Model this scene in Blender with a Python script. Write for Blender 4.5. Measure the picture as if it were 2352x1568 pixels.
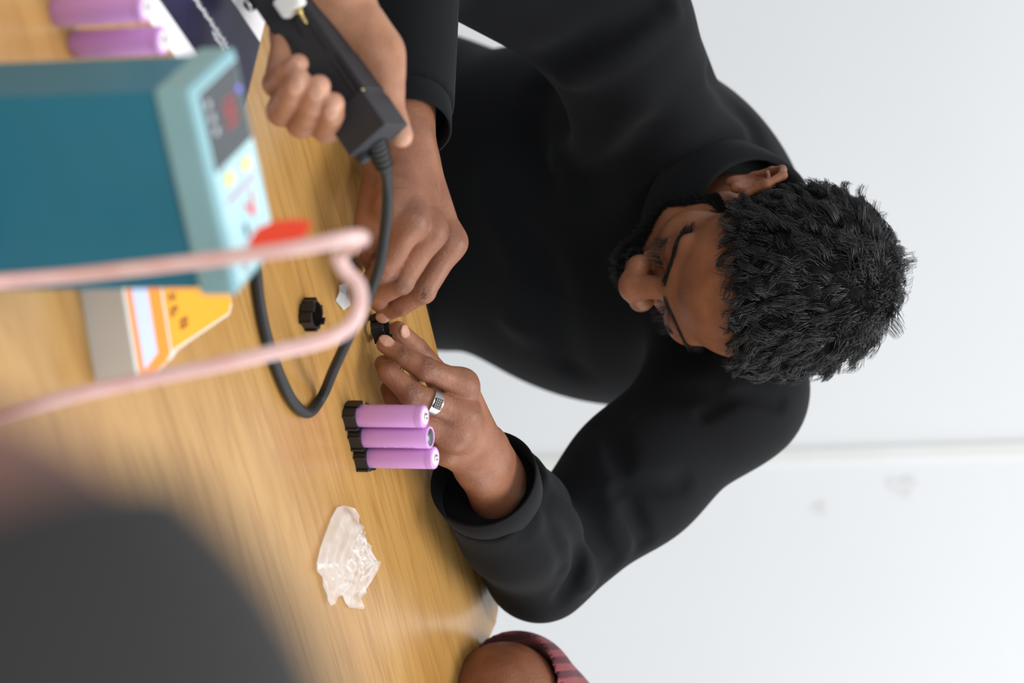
import bpy, bmesh, math, random
import numpy as np
from mathutils import Vector, Matrix

for o in list(bpy.data.objects):
    bpy.data.objects.remove(o, do_unlink=True)
S = bpy.context.scene
COL = S.collection
rng = np.random.default_rng(7)
random.seed(7)

# ------------------------------------------------------------------ camera
TAB = 0.75                      # height of the table top
FPX = 6000.0                    # focal length in pixels of the 2352 x 1568 frame
PITCH = math.radians(19.7)
sp, cp = math.sin(PITCH), math.cos(PITCH)
CAM = np.array([0.0, 0.0, TAB + 0.834])
cd = bpy.data.cameras.new('camera')
cd.sensor_fit = 'HORIZONTAL'
cd.sensor_width = 22.3
cd.lens = 22.3 * FPX / 2352.0
cd.clip_start = 0.02
cd.dof.use_dof = True
cd.dof.focus_distance = 2.19
cd.dof.aperture_fstop = 2.6
cam = bpy.data.objects.new('camera', cd)
COL.objects.link(cam)
# the photographer held the camera on its side: the picture's right is up
cam.matrix_world = Matrix(((0, -1, 0, CAM[0]), (sp, 0, -cp, CAM[1]), (cp, 0, sp, CAM[2]), (0, 0, 0, 1)))
S.camera = cam

# ------------------------------------------------------------------ light
w = bpy.data.worlds.new('world')
S.world = w
w.use_nodes = True
w.node_tree.nodes['Background'].inputs[0].default_value = (0.93, 0.97, 1.0, 1)
w.node_tree.nodes['Background'].inputs[1].default_value = 0.80


def area(name, loc, rot, sx, sy, power, col):
    l = bpy.data.lights.new(name, 'AREA')
    l.shape = 'RECTANGLE'; l.size = sx; l.size_y = sy; l.energy = power; l.color = col
    o = bpy.data.objects.new(name, l); COL.objects.link(o)
    o.location = loc; o.rotation_euler = rot
    return o


area('overhead_light', (0.5, 2.35, 2.95), (0, 0, 0), 1.3, 1.0, 42, (1.0, 0.98, 0.96))
area('overhead_light', (-0.5, -0.2, 2.95), (0, 0, 0), 1.3, 1.0, 34, (1.0, 0.98, 0.96))  # unseen fill added behind the camera to brighten the sides facing it
area('window_daylight', (2.9, 2.3, 1.9), (0, math.radians(76), 0), 1.6, 1.8, 46, (0.92, 0.96, 1.0))
S.view_settings.view_transform = 'Standard'
S.view_settings.look = 'None'
S.view_settings.exposure = 0.0
S.view_settings.gamma = 1.0
S.view_settings.use_curve_mapping = False


# ------------------------------------------------------------------ points
def ray(px, py):
    yc = (1176 - px) / FPX
    xc = (py - 784) / FPX
    return np.array([xc, cp - sp * yc, -(sp + cp * yc)])


def T(px, py, h=0.0):           # the point seen there at height h above the table
    r = ray(px, py)
    return r * ((TAB + h - CAM[2]) / r[2]) + CAM


def D(px, py, z):               # the point seen there at distance z
    return ray(px, py) * z + CAM


def V(*a):
    return np.array(a, float)


def unit(a):
    a = np.asarray(a, float)
    return a / np.linalg.norm(a)


# ------------------------------------------------------------------ materials
def lin(c):
    return tuple((v / 12.92 if v <= 0.04045 else ((v + 0.055) / 1.055) ** 2.4) for v in (x / 255.0 for x in c))


def mat(name, rgb, rough=0.5, metal=0.0, noise=None, bump=None, sheen=0.0, coat=0.0, trans=0.0, ior=1.45,
        alpha=1.0, emit=None, attr=None, spec=0.5, sss=0.0, stretch=(1, 1, 1)):
    m = bpy.data.materials.new(name)
    m.use_nodes = True
    nt = m.node_tree
    b = nt.nodes['Principled BSDF']
    c = lin(rgb) + (1,)
    b.inputs['Base Color'].default_value = c
    b.inputs['Roughness'].default_value = rough
    b.inputs['Metallic'].default_value = metal
    b.inputs['Sheen Weight'].default_value = sheen
    b.inputs['Coat Weight'].default_value = coat
    b.inputs['Transmission Weight'].default_value = trans
    b.inputs['IOR'].default_value = ior
    b.inputs['Alpha'].default_value = alpha
    b.inputs['Specular IOR Level'].default_value = spec
    if sss:
        b.inputs['Subsurface Weight'].default_value = sss
        b.inputs['Subsurface Radius'].default_value = (0.006, 0.0025, 0.0012)
        b.inputs['Subsurface Scale'].default_value = 1.0
    if emit:
        b.inputs['Emission Color'].default_value = lin(emit[0]) + (1,)
        b.inputs['Emission Strength'].default_value = emit[1]
    tc = nt.nodes.new('ShaderNodeTexCoord')
    mp = nt.nodes.new('ShaderNodeMapping')
    mp.inputs['Scale'].default_value = stretch
    nt.links.new(tc.outputs['Object'], mp.inputs[0])
    colsock = None
    if attr:
        a = nt.nodes.new('ShaderNodeVertexColor'); a.layer_name = attr
        colsock = a.outputs[0]
    if noise:                                   # (scale, second colour, detail)
        n = nt.nodes.new('ShaderNodeTexNoise')
        n.inputs['Scale'].default_value = noise[0]
        n.inputs['Detail'].default_value = noise[2]
        nt.links.new(mp.outputs[0], n.inputs['Vector'])
        r = nt.nodes.new('ShaderNodeValToRGB')
        r.color_ramp.elements[0].position = 0.35
        r.color_ramp.elements[1].position = 0.68
        if colsock:
            r.color_ramp.elements[0].color = (1, 1, 1, 1)
            r.color_ramp.elements[1].color = lin(noise[1]) + (1,)
            mx = nt.nodes.new('ShaderNodeMix'); mx.data_type = 'RGBA'; mx.blend_type = 'MULTIPLY'
            mx.inputs['Factor'].default_value = 1.0
            nt.links.new(n.outputs[0], r.inputs[0])
            nt.links.new(colsock, mx.inputs[6]); nt.links.new(r.outputs[0], mx.inputs[7])
            colsock = mx.outputs[2]
        else:
            r.color_ramp.elements[0].color = c
            r.color_ramp.elements[1].color = lin(noise[1]) + (1,)
            nt.links.new(n.outputs[0], r.inputs[0])
            colsock = r.outputs[0]
    if colsock:
        nt.links.new(colsock, b.inputs['Base Color'])
    if bump:                                    # (scale, strength, distance, detail)
        n = nt.nodes.new('ShaderNodeTexNoise')
        n.inputs['Scale'].default_value = bump[0]
        n.inputs['Detail'].default_value = bump[3]
        nt.links.new(mp.outputs[0], n.inputs['Vector'])
        bp = nt.nodes.new('ShaderNodeBump')
        bp.inputs['Strength'].default_value = bump[1]
        bp.inputs['Distance'].default_value = bump[2]
        nt.links.new(n.outputs[0], bp.inputs['Height'])
        nt.links.new(bp.outputs[0], b.inputs['Normal'])
    return m


def wood_mat():
    m = bpy.data.materials.new('oiled_wood')
    m.use_nodes = True
    nt = m.node_tree; b = nt.nodes['Principled BSDF']
    tc = nt.nodes.new('ShaderNodeTexCoord')

    def tex(scale, stretch, detail, lo, hi, dist=0.0):
        mp = nt.nodes.new('ShaderNodeMapping'); mp.inputs['Scale'].default_value = stretch
        n = nt.nodes.new('ShaderNodeTexNoise')
        n.inputs['Scale'].default_value = scale; n.inputs['Detail'].default_value = detail
        n.inputs['Distortion'].default_value = dist
        nt.links.new(tc.outputs['Object'], mp.inputs[0]); nt.links.new(mp.outputs[0], n.inputs['Vector'])
        r = nt.nodes.new('ShaderNodeMapRange')
        r.inputs[1].default_value = lo; r.inputs[2].default_value = hi
        nt.links.new(n.outputs[0], r.inputs[0])
        return r.outputs[0]

    def mixc(f, a, c, mode='MIX'):
        x = nt.nodes.new('ShaderNodeMix'); x.data_type = 'RGBA'; x.blend_type = mode
        for s, i in ((f, 0), (a, 6), (c, 7)):
            if isinstance(s, (float, tuple)):
                x.inputs[i].default_value = s
            else:
                nt.links.new(s, x.inputs[i])
        return x.outputs[2]
    blotch = tex(5.0, (0.6, 1.8, 1), 3, 0.35, 0.7)
    grain = tex(26.0, (0.35, 5.0, 1), 6, 0.45, 0.75, 0.6)
    fine = tex(90.0, (0.22, 6.0, 1), 4, 0.52, 0.78)
    knot = tex(7.0, (0.7, 2.4, 1), 2, 0.69, 0.80, 1.5)
    c1 = mixc(blotch, lin((180, 140, 82)) + (1,), lin((168, 125, 66)) + (1,))
    c2 = mixc(grain, c1, lin((155, 112, 57)) + (1,))
    g2 = nt.nodes.new('ShaderNodeMath'); g2.operation = 'MULTIPLY'; g2.inputs[1].default_value = 0.35
    nt.links.new(fine, g2.inputs[0])
    c3 = mixc(g2.outputs[0], c2, lin((140, 96, 46)) + (1,))
    k2 = nt.nodes.new('ShaderNodeMath'); k2.operation = 'MULTIPLY'; k2.inputs[1].default_value = 0.55
    nt.links.new(knot, k2.inputs[0])
    c4 = mixc(k2.outputs[0], c3, lin((110, 74, 40)) + (1,))
    nt.links.new(c4, b.inputs['Base Color'])
    b.inputs['Roughness'].default_value = 0.24
    b.inputs['Specular IOR Level'].default_value = 0.5
    bp = nt.nodes.new('ShaderNodeBump'); bp.inputs['Strength'].default_value = 0.25
    bp.inputs['Distance'].default_value = 0.0006
    nt.links.new(grain, bp.inputs['Height']); nt.links.new(bp.outputs[0], b.inputs['Normal'])
    return m


M = {}
M['wall'] = mat('white_paint', (236, 238, 240), 0.75, noise=(1.2, (231, 233, 236), 3), bump=(40, 0.1, 0.002, 3))
M['wall_old'] = mat('white_trunking', (234, 235, 234), 0.6, noise=(6, (228, 228, 222), 3))
M['stain'] = mat('wall_scuff', (224, 222, 224), 0.8, noise=(30, (231, 231, 232), 3))
M['floor'] = mat('grey_floor_tile', (176, 174, 170), 0.5, noise=(5, (160, 158, 154), 4))
M['wood'] = wood_mat()
M['steel_leg'] = mat('grey_steel', (90, 92, 95), 0.45, 0.6)
M['skin'] = mat('brown_skin', (150, 100, 76), 0.47, attr='tint', noise=(45, (222, 215, 210), 6),
                bump=(380, 0.5, 0.0010, 7), sss=0.06, spec=0.42)
M['hair'] = mat('black_hair', (9, 9, 12), 0.28, spec=0.65)
M['hair_cap'] = mat('black_hair_mass', (6, 6, 7), 0.75, spec=0.12, bump=(220, 0.6, 0.003, 4))
M['beard'] = mat('beard_hair', (17, 14, 13), 0.5)
M['black_knit'] = mat('black_sweatshirt_fabric', (16, 18, 21), 0.9, sheen=0.03, bump=(900, 0.25, 0.0006, 3), spec=0.2,
                      noise=(14, (13, 14, 17), 3))
M['denim'] = mat('blue_denim', (70, 96, 138), 0.85, noise=(700, (110, 132, 165), 3), bump=(900, 0.4, 0.0006, 2))


# ------------------------------------------------------------------ objects
def new_mesh(name, verts, faces, smooth=True):
    me = bpy.data.meshes.new(name)
    verts = np.asarray(verts, np.float32)
    if isinstance(faces, np.ndarray):
        k = faces.shape[1]
        me.vertices.add(len(verts)); me.vertices.foreach_set('co', verts.ravel())
        me.loops.add(faces.size); me.loops.foreach_set('vertex_index', faces.astype(np.int32).ravel())
        me.polygons.add(len(faces))
        me.polygons.foreach_set('loop_start', np.arange(0, faces.size, k, dtype=np.int32))
        me.polygons.foreach_set('loop_total', np.full(len(faces), k, np.int32))
        me.update(calc_edges=True); me.validate()
    else:
        me.from_pydata([tuple(map(float, v)) for v in verts], [], faces)
    me.polygons.foreach_set('use_smooth', np.full(len(me.polygons), smooth, bool))
    me.update()
    return me


def put(name, me, material=None, parent=None, label=None, cat=None, group=None, kind=None):
    o = bpy.data.objects.new(name, me)
    COL.objects.link(o)
    if me is not None and material is not None:
        me.materials.clear(); me.materials.append(material)
    if parent is not None:
        o.parent = parent
        o.matrix_parent_inverse = parent.matrix_world.inverted()
    for k, v in (('label', label), ('category', cat), ('group', group), ('kind', kind)):
        if v:
            o[k] = v
    return o


def root(name, loc, label, cat, group=None, rot=None):
    o = bpy.data.objects.new(name, None)
    COL.objects.link(o)
    o.empty_display_size = 0.02
    mw = Matrix.Translation(Vector(loc))
    if rot is not None:
        mw = mw @ rot.to_4x4()
    o.matrix_world = mw
    o['label'] = label; o['category'] = cat
    if group:
        o['group'] = group
    return o


def part(name, me, material, parent, label=None, local=None):
    """a part whose mesh is in its parent's own axes"""
    o = bpy.data.objects.new(name, me)
    COL.objects.link(o)
    me.materials.clear(); me.materials.append(material)
    o.parent = parent
    if local is not None:
        o.matrix_local = local
    if label:
        o['label'] = label
    return o


def box_mesh(size, bevel=0.0, seg=2, center=(0, 0, 0), name='box'):
    bm = bmesh.new()
    bmesh.ops.create_cube(bm, size=1.0)
    for v in bm.verts:
        v.co = Vector((v.co.x * size[0] + center[0], v.co.y * size[1] + center[1], v.co.z * size[2] + center[2]))
    if bevel:
        bmesh.ops.bevel(bm, geom=bm.edges[:], offset=bevel, segments=seg, affect='EDGES', profile=0.5)
    me = bpy.data.meshes.new(name); bm.to_mesh(me); bm.free()
    me.polygons.foreach_set('use_smooth', np.full(len(me.polygons), False, bool))
    return me


def extrude_poly(pts, z0, z1, bevel=0.0, name='prism', hole=None):
    """pts: outline, counter-clockwise; hole: a second outline with as many points"""
    n = len(pts)
    if hole is None:
        bm = bmesh.new()
        lo = [bm.verts.new((p[0], p[1], z0)) for p in pts]
        hi = [bm.verts.new((p[0], p[1], z1)) for p in pts]
        bm.faces.new(lo[::-1]); top = bm.faces.new(hi)
        for i in range(n):
            j = (i + 1) % n
            bm.faces.new((lo[i], lo[j], hi[j], hi[i]))
        if bevel:
            bmesh.ops.bevel(bm, geom=list(top.edges), offset=bevel, segments=2, affect='EDGES', profile=0.5)
        bm.normal_update()
        me = bpy.data.meshes.new(name); bm.to_mesh(me); bm.free()
        return me
    vs = [(p[0], p[1], z0) for p in pts] + [(p[0], p[1], z1) for p in pts] + \
         [(p[0], p[1], z0) for p in hole] + [(p[0], p[1], z1) for p in hole]
    fs = []
    for i in range(n):
        j = (i + 1) % n
        fs += [(i, j, n + j, n + i), (2 * n + j, 2 * n + i, 3 * n + i, 3 * n + j),
               (n + i, n + j, 3 * n + j, 3 * n + i), (j, i, 2 * n + i, 2 * n + j)]
    return new_mesh(name, vs, fs, False)


def lathe(profile, n=32, name='lathe', smooth=True):
    vs, fs = [], []
    for r, z in profile:
        for i in range(n):
            a = 2 * math.pi * i / n
            vs.append((r * math.cos(a), r * math.sin(a), z))
    for k in range(len(profile) - 1):
        for i in range(n):
            j = (i + 1) % n
            fs.append((k * n + i, k * n + j, (k + 1) * n + j, (k + 1) * n + i))
    if profile[-1][0] > 1e-6:
        fs.append(tuple((len(profile) - 1) * n + i for i in range(n)))
    if profile[0][0] > 1e-6:
        fs.append(tuple(i for i in range(n))[::-1])
    me = new_mesh(name, vs, fs, smooth)
    return me


def spline(pts, per=10):
    P = np.array(pts, float)
    P = np.vstack([2 * P[0] - P[1], P, 2 * P[-1] - P[-2]])
    out = []
    for i in range(1, len(P) - 2):
        for t in np.linspace(0, 1, per, endpoint=False):
            a, b, c, d = P[i - 1], P[i], P[i + 1], P[i + 2]
            out.append(0.5 * (2 * b + (c - a) * t + (2 * a - 5 * b + 4 * c - d) * t * t + (3 * b - a - 3 * c + d) * t ** 3))
    out.append(P[-2])
    return np.array(out)


def tube(pts, rad, n=14, name='tube', flat=None):
    """rad: one radius or one for each point; flat: (side vector, factor)"""
    P = np.array(pts, float)
    rad = np.broadcast_to(np.asarray(rad, float), (len(P),))
    tan = np.gradient(P, axis=0); tan /= np.linalg.norm(tan, axis=1)[:, None]
    up = V(0, 0, 1) if abs(tan[0][2]) < 0.9 else V(1, 0, 0)
    nv = unit(np.cross(tan[0], up))
    vs = []
    for i in range(len(P)):
        nv = unit(nv - tan[i] * nv.dot(tan[i]))
        bv = np.cross(tan[i], nv)
        for k in range(n):
            a = 2 * math.pi * k / n
            vs.append(P[i] + rad[i] * (math.cos(a) * nv + math.sin(a) * bv))
    fs = []
    for i in range(len(P) - 1):
        for k in range(n):
            j = (k + 1) % n
            fs.append((i * n + k, i * n + j, (i + 1) * n + j, (i + 1) * n + k))
    fs.append(tuple(range(n))[::-1]); fs.append(tuple((len(P) - 1) * n + k for k in range(n)))
    return new_mesh(name, vs, fs, True)


def strands_mesh(P, R, name='hair'):
    """P (N,S,3) points, R (N,S) radii -> three-sided tubes"""
    N, Sg, _ = P.shape
    tan = np.gradient(P, axis=1)
    tan /= np.linalg.norm(tan, axis=2)[..., None] + 1e-9
    ref = rng.normal(size=(N, 1, 3))
    a = np.cross(tan, ref); a /= np.linalg.norm(a, axis=2)[..., None] + 1e-9
    b = np.cross(tan, a)
    ang = np.array([0, 2.094, 4.189])
    vs = P[:, :, None, :] + R[:, :, None, None] * (np.cos(ang)[None, None, :, None] * a[:, :, None, :] +
                                                   np.sin(ang)[None, None, :, None] * b[:, :, None, :])
    idx = np.arange(N * Sg * 3).reshape(N, Sg, 3)
    fs = []
    for k in range(3):
        j = (k + 1) % 3
        fs.append(np.stack([idx[:, :-1, k], idx[:, :-1, j], idx[:, 1:, j], idx[:, 1:, k]], -1).reshape(-1, 4))
    return new_mesh(name, vs.reshape(-1, 3), np.concatenate(fs), True)


# ------------------------------------------------------------------ organic shapes: distance fields meshed with surface nets
def cone(a, b, ra, rb, k=0.006, op='+'):
    return dict(t='c', a=V(*a), b=V(*b), ra=ra, rb=rb, k=k, op=op)


def ell(c, r, R=None, k=0.006, op='+'):
    return dict(t='e', c=V(*c), r=V(*r), R=np.eye(3) if R is None else R, k=k, op=op)


def chain(pts, rads, k=0.006, op='+'):
    return [cone(pts[i], pts[i + 1], rads[i], rads[i + 1], k, op) for i in range(len(pts) - 1)]


def half(c, n, lo, hi, k=0.001):
    """cut away the side of a plane that n points to, only inside the box lo..hi"""
    return dict(t='h', c=V(*c), n=unit(n), lo=V(*lo), hi=V(*hi), k=k, op='-')


def bounds(p):
    if p['t'] == 'c':
        lo = np.minimum(p['a'] - p['ra'], p['b'] - p['rb']); hi = np.maximum(p['a'] + p['ra'], p['b'] + p['rb'])
    elif p['t'] == 'e':
        ext = np.sqrt(((p['R'] * p['r'][None, :]) ** 2).sum(1))
        lo, hi = p['c'] - ext, p['c'] + ext
    else:
        lo, hi = p['lo'], p['hi']
    return lo, hi


def sdf_mesh(prims, h, clip=None, warp=None):
    adds = [bounds(p) for p in prims if p['op'] == '+']
    lo = np.min([a[0] for a in adds], 0) - 4 * h; hi = np.max([a[1] for a in adds], 0) + 4 * h
    if clip is not None:
        lo = np.maximum(lo, clip[0]); hi = np.minimum(hi, clip[1])
    n = np.ceil((hi - lo) / h).astype(int) + 1
    Dm = np.full(n, 1.0, np.float32)
    ax = [(lo[i] + h * np.arange(n[i])).astype(np.float32) for i in range(3)]
    for p in prims:
        bl, bh = bounds(p)
        m = 0.0 if p['t'] == 'h' else p['k'] + 3 * h
        i0 = np.maximum(np.floor((bl - m - lo) / h).astype(int), 0)
        i1 = np.minimum(np.ceil((bh + m - lo) / h).astype(int) + 1, n)
        if np.any(i1 <= i0):
            continue
        sl = tuple(slice(i0[k], i1[k]) for k in range(3))
        x = ax[0][sl[0]][:, None, None]; y = ax[1][sl[1]][None, :, None]; z = ax[2][sl[2]][None, None, :]
        if p['t'] == 'c':
            a, b = p['a'], p['b']; ab = b - a; L2 = max(ab.dot(ab), 1e-12)
            t = ((x - a[0]) * ab[0] + (y - a[1]) * ab[1] + (z - a[2]) * ab[2]) / L2
            t = np.clip(t, 0, 1)
            d = np.sqrt((x - a[0] - t * ab[0]) ** 2 + (y - a[1] - t * ab[1]) ** 2 + (z - a[2] - t * ab[2]) ** 2)
            d = d - (p['ra'] + (p['rb'] - p['ra']) * t)
        elif p['t'] == 'e':
            c, r, R = p['c'], p['r'], p['R']
            q = [(x - c[0]) * R[0, i] + (y - c[1]) * R[1, i] + (z - c[2]) * R[2, i] for i in range(3)]
            k0 = np.sqrt(sum((q[i] / r[i]) ** 2 for i in range(3)))
            k1 = np.sqrt(sum((q[i] / r[i] ** 2) ** 2 for i in range(3))) + 1e-9
            d = k0 * (k0 - 1) / k1
        else:
            d = -((x - p['c'][0]) * p['n'][0] + (y - p['c'][1]) * p['n'][1] + (z - p['c'][2]) * p['n'][2])
        d = d.astype(np.float32)
        k = max(p['k'], 1e-5)
        cur = Dm[sl]
        if p['op'] == '+':
            hh = np.maximum(k - np.abs(cur - d), 0) / k
            Dm[sl] = np.minimum(cur, d) - hh * hh * k * 0.25
        else:
            hh = np.maximum(k - np.abs(cur + d), 0) / k
            Dm[sl] = np.maximum(cur, -d) + hh * hh * k * 0.25
    if warp is not None:
        for (bl, bh, fn) in warp:
            i0 = np.maximum(np.floor((V(*bl) - lo) / h).astype(int), 0)
            i1 = np.minimum(np.ceil((V(*bh) - lo) / h).astype(int) + 1, n)
            if np.any(i1 <= i0):
                continue
            sl = tuple(slice(i0[k], i1[k]) for k in range(3))
            x = ax[0][sl[0]][:, None, None]; y = ax[1][sl[1]][None, :, None]; z = ax[2][sl[2]][None, None, :]
            Dm[sl] += fn(x, y, z).astype(np.float32)
    Dm[0] = Dm[-1] = 1; Dm[:, 0] = Dm[:, -1] = 1; Dm[:, :, 0] = Dm[:, :, -1] = 1
    ins = Dm < 0
    cs = [(i, j, k) for i in (0, 1) for j in (0, 1) for k in (0, 1)]
    cnt = np.zeros(np.array(n) - 1, np.int8)
    for (i, j, k) in cs:
        cnt += ins[i:n[0] - 1 + i, j:n[1] - 1 + j, k:n[2] - 1 + k]
    act = np.argwhere((cnt > 0) & (cnt < 8))
    acc = np.zeros((len(act), 3)); num = np.zeros(len(act))
    for c0 in cs:
        for a in range(3):
            if c0[a]:
                continue
            c1 = list(c0); c1[a] = 1
            d0 = Dm[tuple((act + c0).T)]; d1 = Dm[tuple((act + c1).T)]
            x = (d0 < 0) != (d1 < 0)
            t = np.where(x, d0 / np.where(x, d0 - d1, 1), 0)
            pos = np.array(c0, float)[None, :] + np.zeros((len(act), 3)); pos[:, a] += t
            acc += pos * x[:, None]; num += x
    verts = lo + h * (act + acc / num[:, None])
    idx = np.full(np.array(n) - 1, -1, np.int64)
    idx[tuple(act.T)] = np.arange(len(act))
    faces = []
    for a in range(3):
        b, c = (a + 1) % 3, (a + 2) % 3
        s0 = [slice(None)] * 3; s1 = [slice(None)] * 3
        s0[a] = slice(0, n[a] - 1); s1[a] = slice(1, n[a])
        e = np.argwhere(ins[tuple(s0)] != ins[tuple(s1)])
        e = e[(e[:, b] > 0) & (e[:, c] > 0) & (e[:, b] < n[b] - 1) & (e[:, c] < n[c] - 1)]
        ub = np.zeros(3, int); ub[b] = 1
        uc = np.zeros(3, int); uc[c] = 1
        q = np.stack([idx[tuple((e - ub - uc).T)], idx[tuple((e - uc).T)], idx[tuple(e.T)], idx[tuple((e - ub).T)]], 1)
        inside = ins[tuple(e.T)]
        q[~inside] = q[~inside][:, ::-1]
        faces.append(q)
    faces = np.concatenate(faces)
    faces = faces[(faces >= 0).all(1)]
    return verts, faces


def vnormals(v, f):
    fn = np.cross(v[f[:, 2]] - v[f[:, 0]], v[f[:, 3]] - v[f[:, 1]])
    n = np.zeros_like(v)
    for k in range(4):
        np.add.at(n, f[:, k], fn)
    return n / (np.linalg.norm(n, axis=1)[:, None] + 1e-12)


def relax(v, f, it=2, lam=0.5):
    nb = np.zeros(len(v))
    for k in range(4):
        np.add.at(nb, f[:, k], 2)
    for _ in range(it):
        s = np.zeros_like(v)
        for k in range(4):
            np.add.at(s, f[:, k], v[f[:, (k + 1) % 4]] + v[f[:, (k - 1) % 4]])
        v = v + lam * (s / np.maximum(nb, 1)[:, None] - v)
    return v


def join(parts):
    vs, fs, o = [], [], 0
    for v, f in parts:
        vs.append(v); fs.append(f + o); o += len(v)
    return np.concatenate(vs), np.concatenate(fs)


def paint(me, cols):
    a = me.color_attributes.new('tint', 'FLOAT_COLOR', 'POINT')
    c = np.ones((len(cols), 4), np.float32); c[:, :3] = cols
    a.data.foreach_set('color', c.ravel())


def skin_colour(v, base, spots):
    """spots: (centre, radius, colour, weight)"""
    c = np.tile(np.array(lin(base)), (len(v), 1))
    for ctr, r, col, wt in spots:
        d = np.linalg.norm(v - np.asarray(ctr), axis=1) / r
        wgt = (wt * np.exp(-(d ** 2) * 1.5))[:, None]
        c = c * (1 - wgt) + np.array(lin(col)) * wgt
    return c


def wrinkle(ctr, axis, rad=0.009, amp=0.00045, wave=0.0036):
    ctr = V(*ctr); axis = unit(axis)

    def fn(x, y, z):
        dx, dy, dz = x - ctr[0], y - ctr[1], z - ctr[2]
        s = dx * axis[0] + dy * axis[1] + dz * axis[2]
        r2 = dx * dx + dy * dy + dz * dz
        return amp * np.exp(-r2 / (0.45 * rad * rad)) * np.cos(2 * np.pi * s / wave) ** 4 * 1.6
    return (ctr - 1.8 * rad, ctr + 1.8 * rad, fn)

# ================================================================== the room
WALL_Y = 3.55
put('floor', box_mesh((9, 8, 0.1), center=(0, 1.0, -0.05)), M['floor'], kind='structure',
    label='pale grey floor of the workshop room')
put('wall_back', box_mesh((9, 0.1, 3.4), center=(0, WALL_Y + 0.05, 1.7)), M['wall'], kind='structure',
    label='plain white painted wall behind the man')
tr = put('trim_1', box_mesh((0.02, 0.004, 3.1), 0.0015), M['wall_old'], kind='structure',
         label='slim off-white trunking strip running up the white wall')
p0 = ray(1700, 1051); p0 = CAM + p0 * (WALL_Y / p0[1])
tr.location = (p0[0], WALL_Y - 0.002, p0[2] - 0.0)
tr.rotation_euler = (0, math.radians(-2.6), 0)
def scuff(px, py, rx, rz, a):
    q = ray(px, py); q = CAM + q * (WALL_Y / q[1])
    n = 22
    vs, fs = [(0, 0, 0)], []
    for i in range(n):
        t = 2 * math.pi * i / n; k = 1 + 0.25 * math.sin(3 * t + a) + 0.15 * math.sin(5 * t)
        vs.append((rx * k * math.cos(t), 0, rz * k * math.sin(t)))
    fs = [(0, 1 + (i + 1) % n, 1 + i) for i in range(n)]
    o = part('scuff', new_mesh('scuff', vs, fs), M['stain'], bpy.data.objects['wall_back'])
    o.location = (q[0], WALL_Y - 0.0012, q[2])
scuff(1885, 1168, 0.008, 0.010, 0)
scuff(2075, 1115, 0.012, 0.020, 1)

# ------------------------------------------------------------------ the table
ax_a = unit(V(0.281, 0.191, 0)); ax_b = V(ax_a[1], -ax_a[0], 0)
corner = T(1152, 1400)
TL, TW, TH = 2.0, 1.12, 0.026
tc = corner - ax_a * TL / 2 + ax_b * TW / 2
table = root('work_table', (tc[0], tc[1], 0), 'long oiled wooden work table with rounded corners and grey steel legs', 'table',
             rot=Matrix(((ax_a[0], -ax_b[0], 0), (ax_a[1], -ax_b[1], 0), (0, 0, 1))))
def round_rect(w_, h_, r, n=8):
    out = []
    for cx, cy, a0 in ((w_ / 2 - r, h_ / 2 - r, 0), (-w_ / 2 + r, h_ / 2 - r, 90), (-w_ / 2 + r, -h_ / 2 + r, 180), (w_ / 2 - r, -h_ / 2 + r, 270)):
        for i in range(n + 1):
            a = math.radians(a0 + 90 * i / n)
            out.append((cx + r * math.cos(a), cy + r * math.sin(a)))
    return out
part('tabletop', extrude_poly(round_rect(TL, TW, 0.018), TAB - TH, TAB, 0.002), M['wood'], table)
for sx in (-1, 1):
    for sy in (-1, 1):
        part('leg', box_mesh((0.05, 0.05, TAB - TH), 0.004, center=(sx * (TL / 2 - 0.12), sy * (TW / 2 - 0.1), (TAB - TH) / 2)),
             M['steel_leg'], table)
    part('rail', box_mesh((0.03, TW - 0.25, 0.05), 0.003, center=(sx * (TL / 2 - 0.12), 0, TAB - TH - 0.025)), M['steel_leg'], table)

# ================================================================== the man in black
SKIN = (148, 100, 76)
DARK = (100, 63, 47)
PINK = (190, 138, 112)
NAIL = (205, 160, 138)


def finger(J, rads, dors, k=0.0016, wr=True):
    """J: four joints from knuckle to tip; dors: a vector out of the back of the finger"""
    pr = chain(J, rads, k)
    dors = np.asarray(dors, float)
    # knuckle swell and padded tip
    pr.append(ell(J[1], (rads[1] * 1.08,) * 3, k=k))
    wp, spots = [], []
    for i, amp in ((1, 0.0009), (2, 0.0007)):
        ax = unit(np.asarray(J[i + 1]) - np.asarray(J[i - 1])) if i + 1 < len(J) else unit(np.asarray(J[i]) - np.asarray(J[i - 1]))
        d = unit(dors - ax * dors.dot(ax))
        c = np.asarray(J[i]) + d * rads[i]
        if wr:
            wp.append(wrinkle(c, ax, 0.010 if i == 1 else 0.008, amp))
        spots.append((c, 0.010 if i == 1 else 0.007, DARK, 0.6))
    ax = unit(np.asarray(J[-1]) - np.asarray(J[-2]))
    d = unit(dors - ax * dors.dot(ax))
    s = np.cross(ax, d)
    R = np.stack([ax, s, d], 1)
    c = np.asarray(J[-1]) + d * rads[-1] * 0.80 - ax * 0.0005
    nail = ell(c, (0.0072, 0.0056, 0.0022), R, k=0.0008)
    pr.append(nail)
    spots.append((np.asarray(J[-1]), 0.011, PINK, 0.35))
    return pr, wp, spots, (c, R)


def nails_colour(v, cols, nails):
    for c, R in nails:
        q = (v - c) @ R
        m = (np.abs(q[:, 0]) < 0.0068) & (np.abs(q[:, 1]) < 0.0052) & (q[:, 2] > 0.0004) & (q[:, 2] < 0.0045)
        m &= (q[:, 0] / 0.0068) ** 2 + (q[:, 1] / 0.0056) ** 2 < 1
        cols[m] = np.array(lin(NAIL))
    return cols


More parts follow.
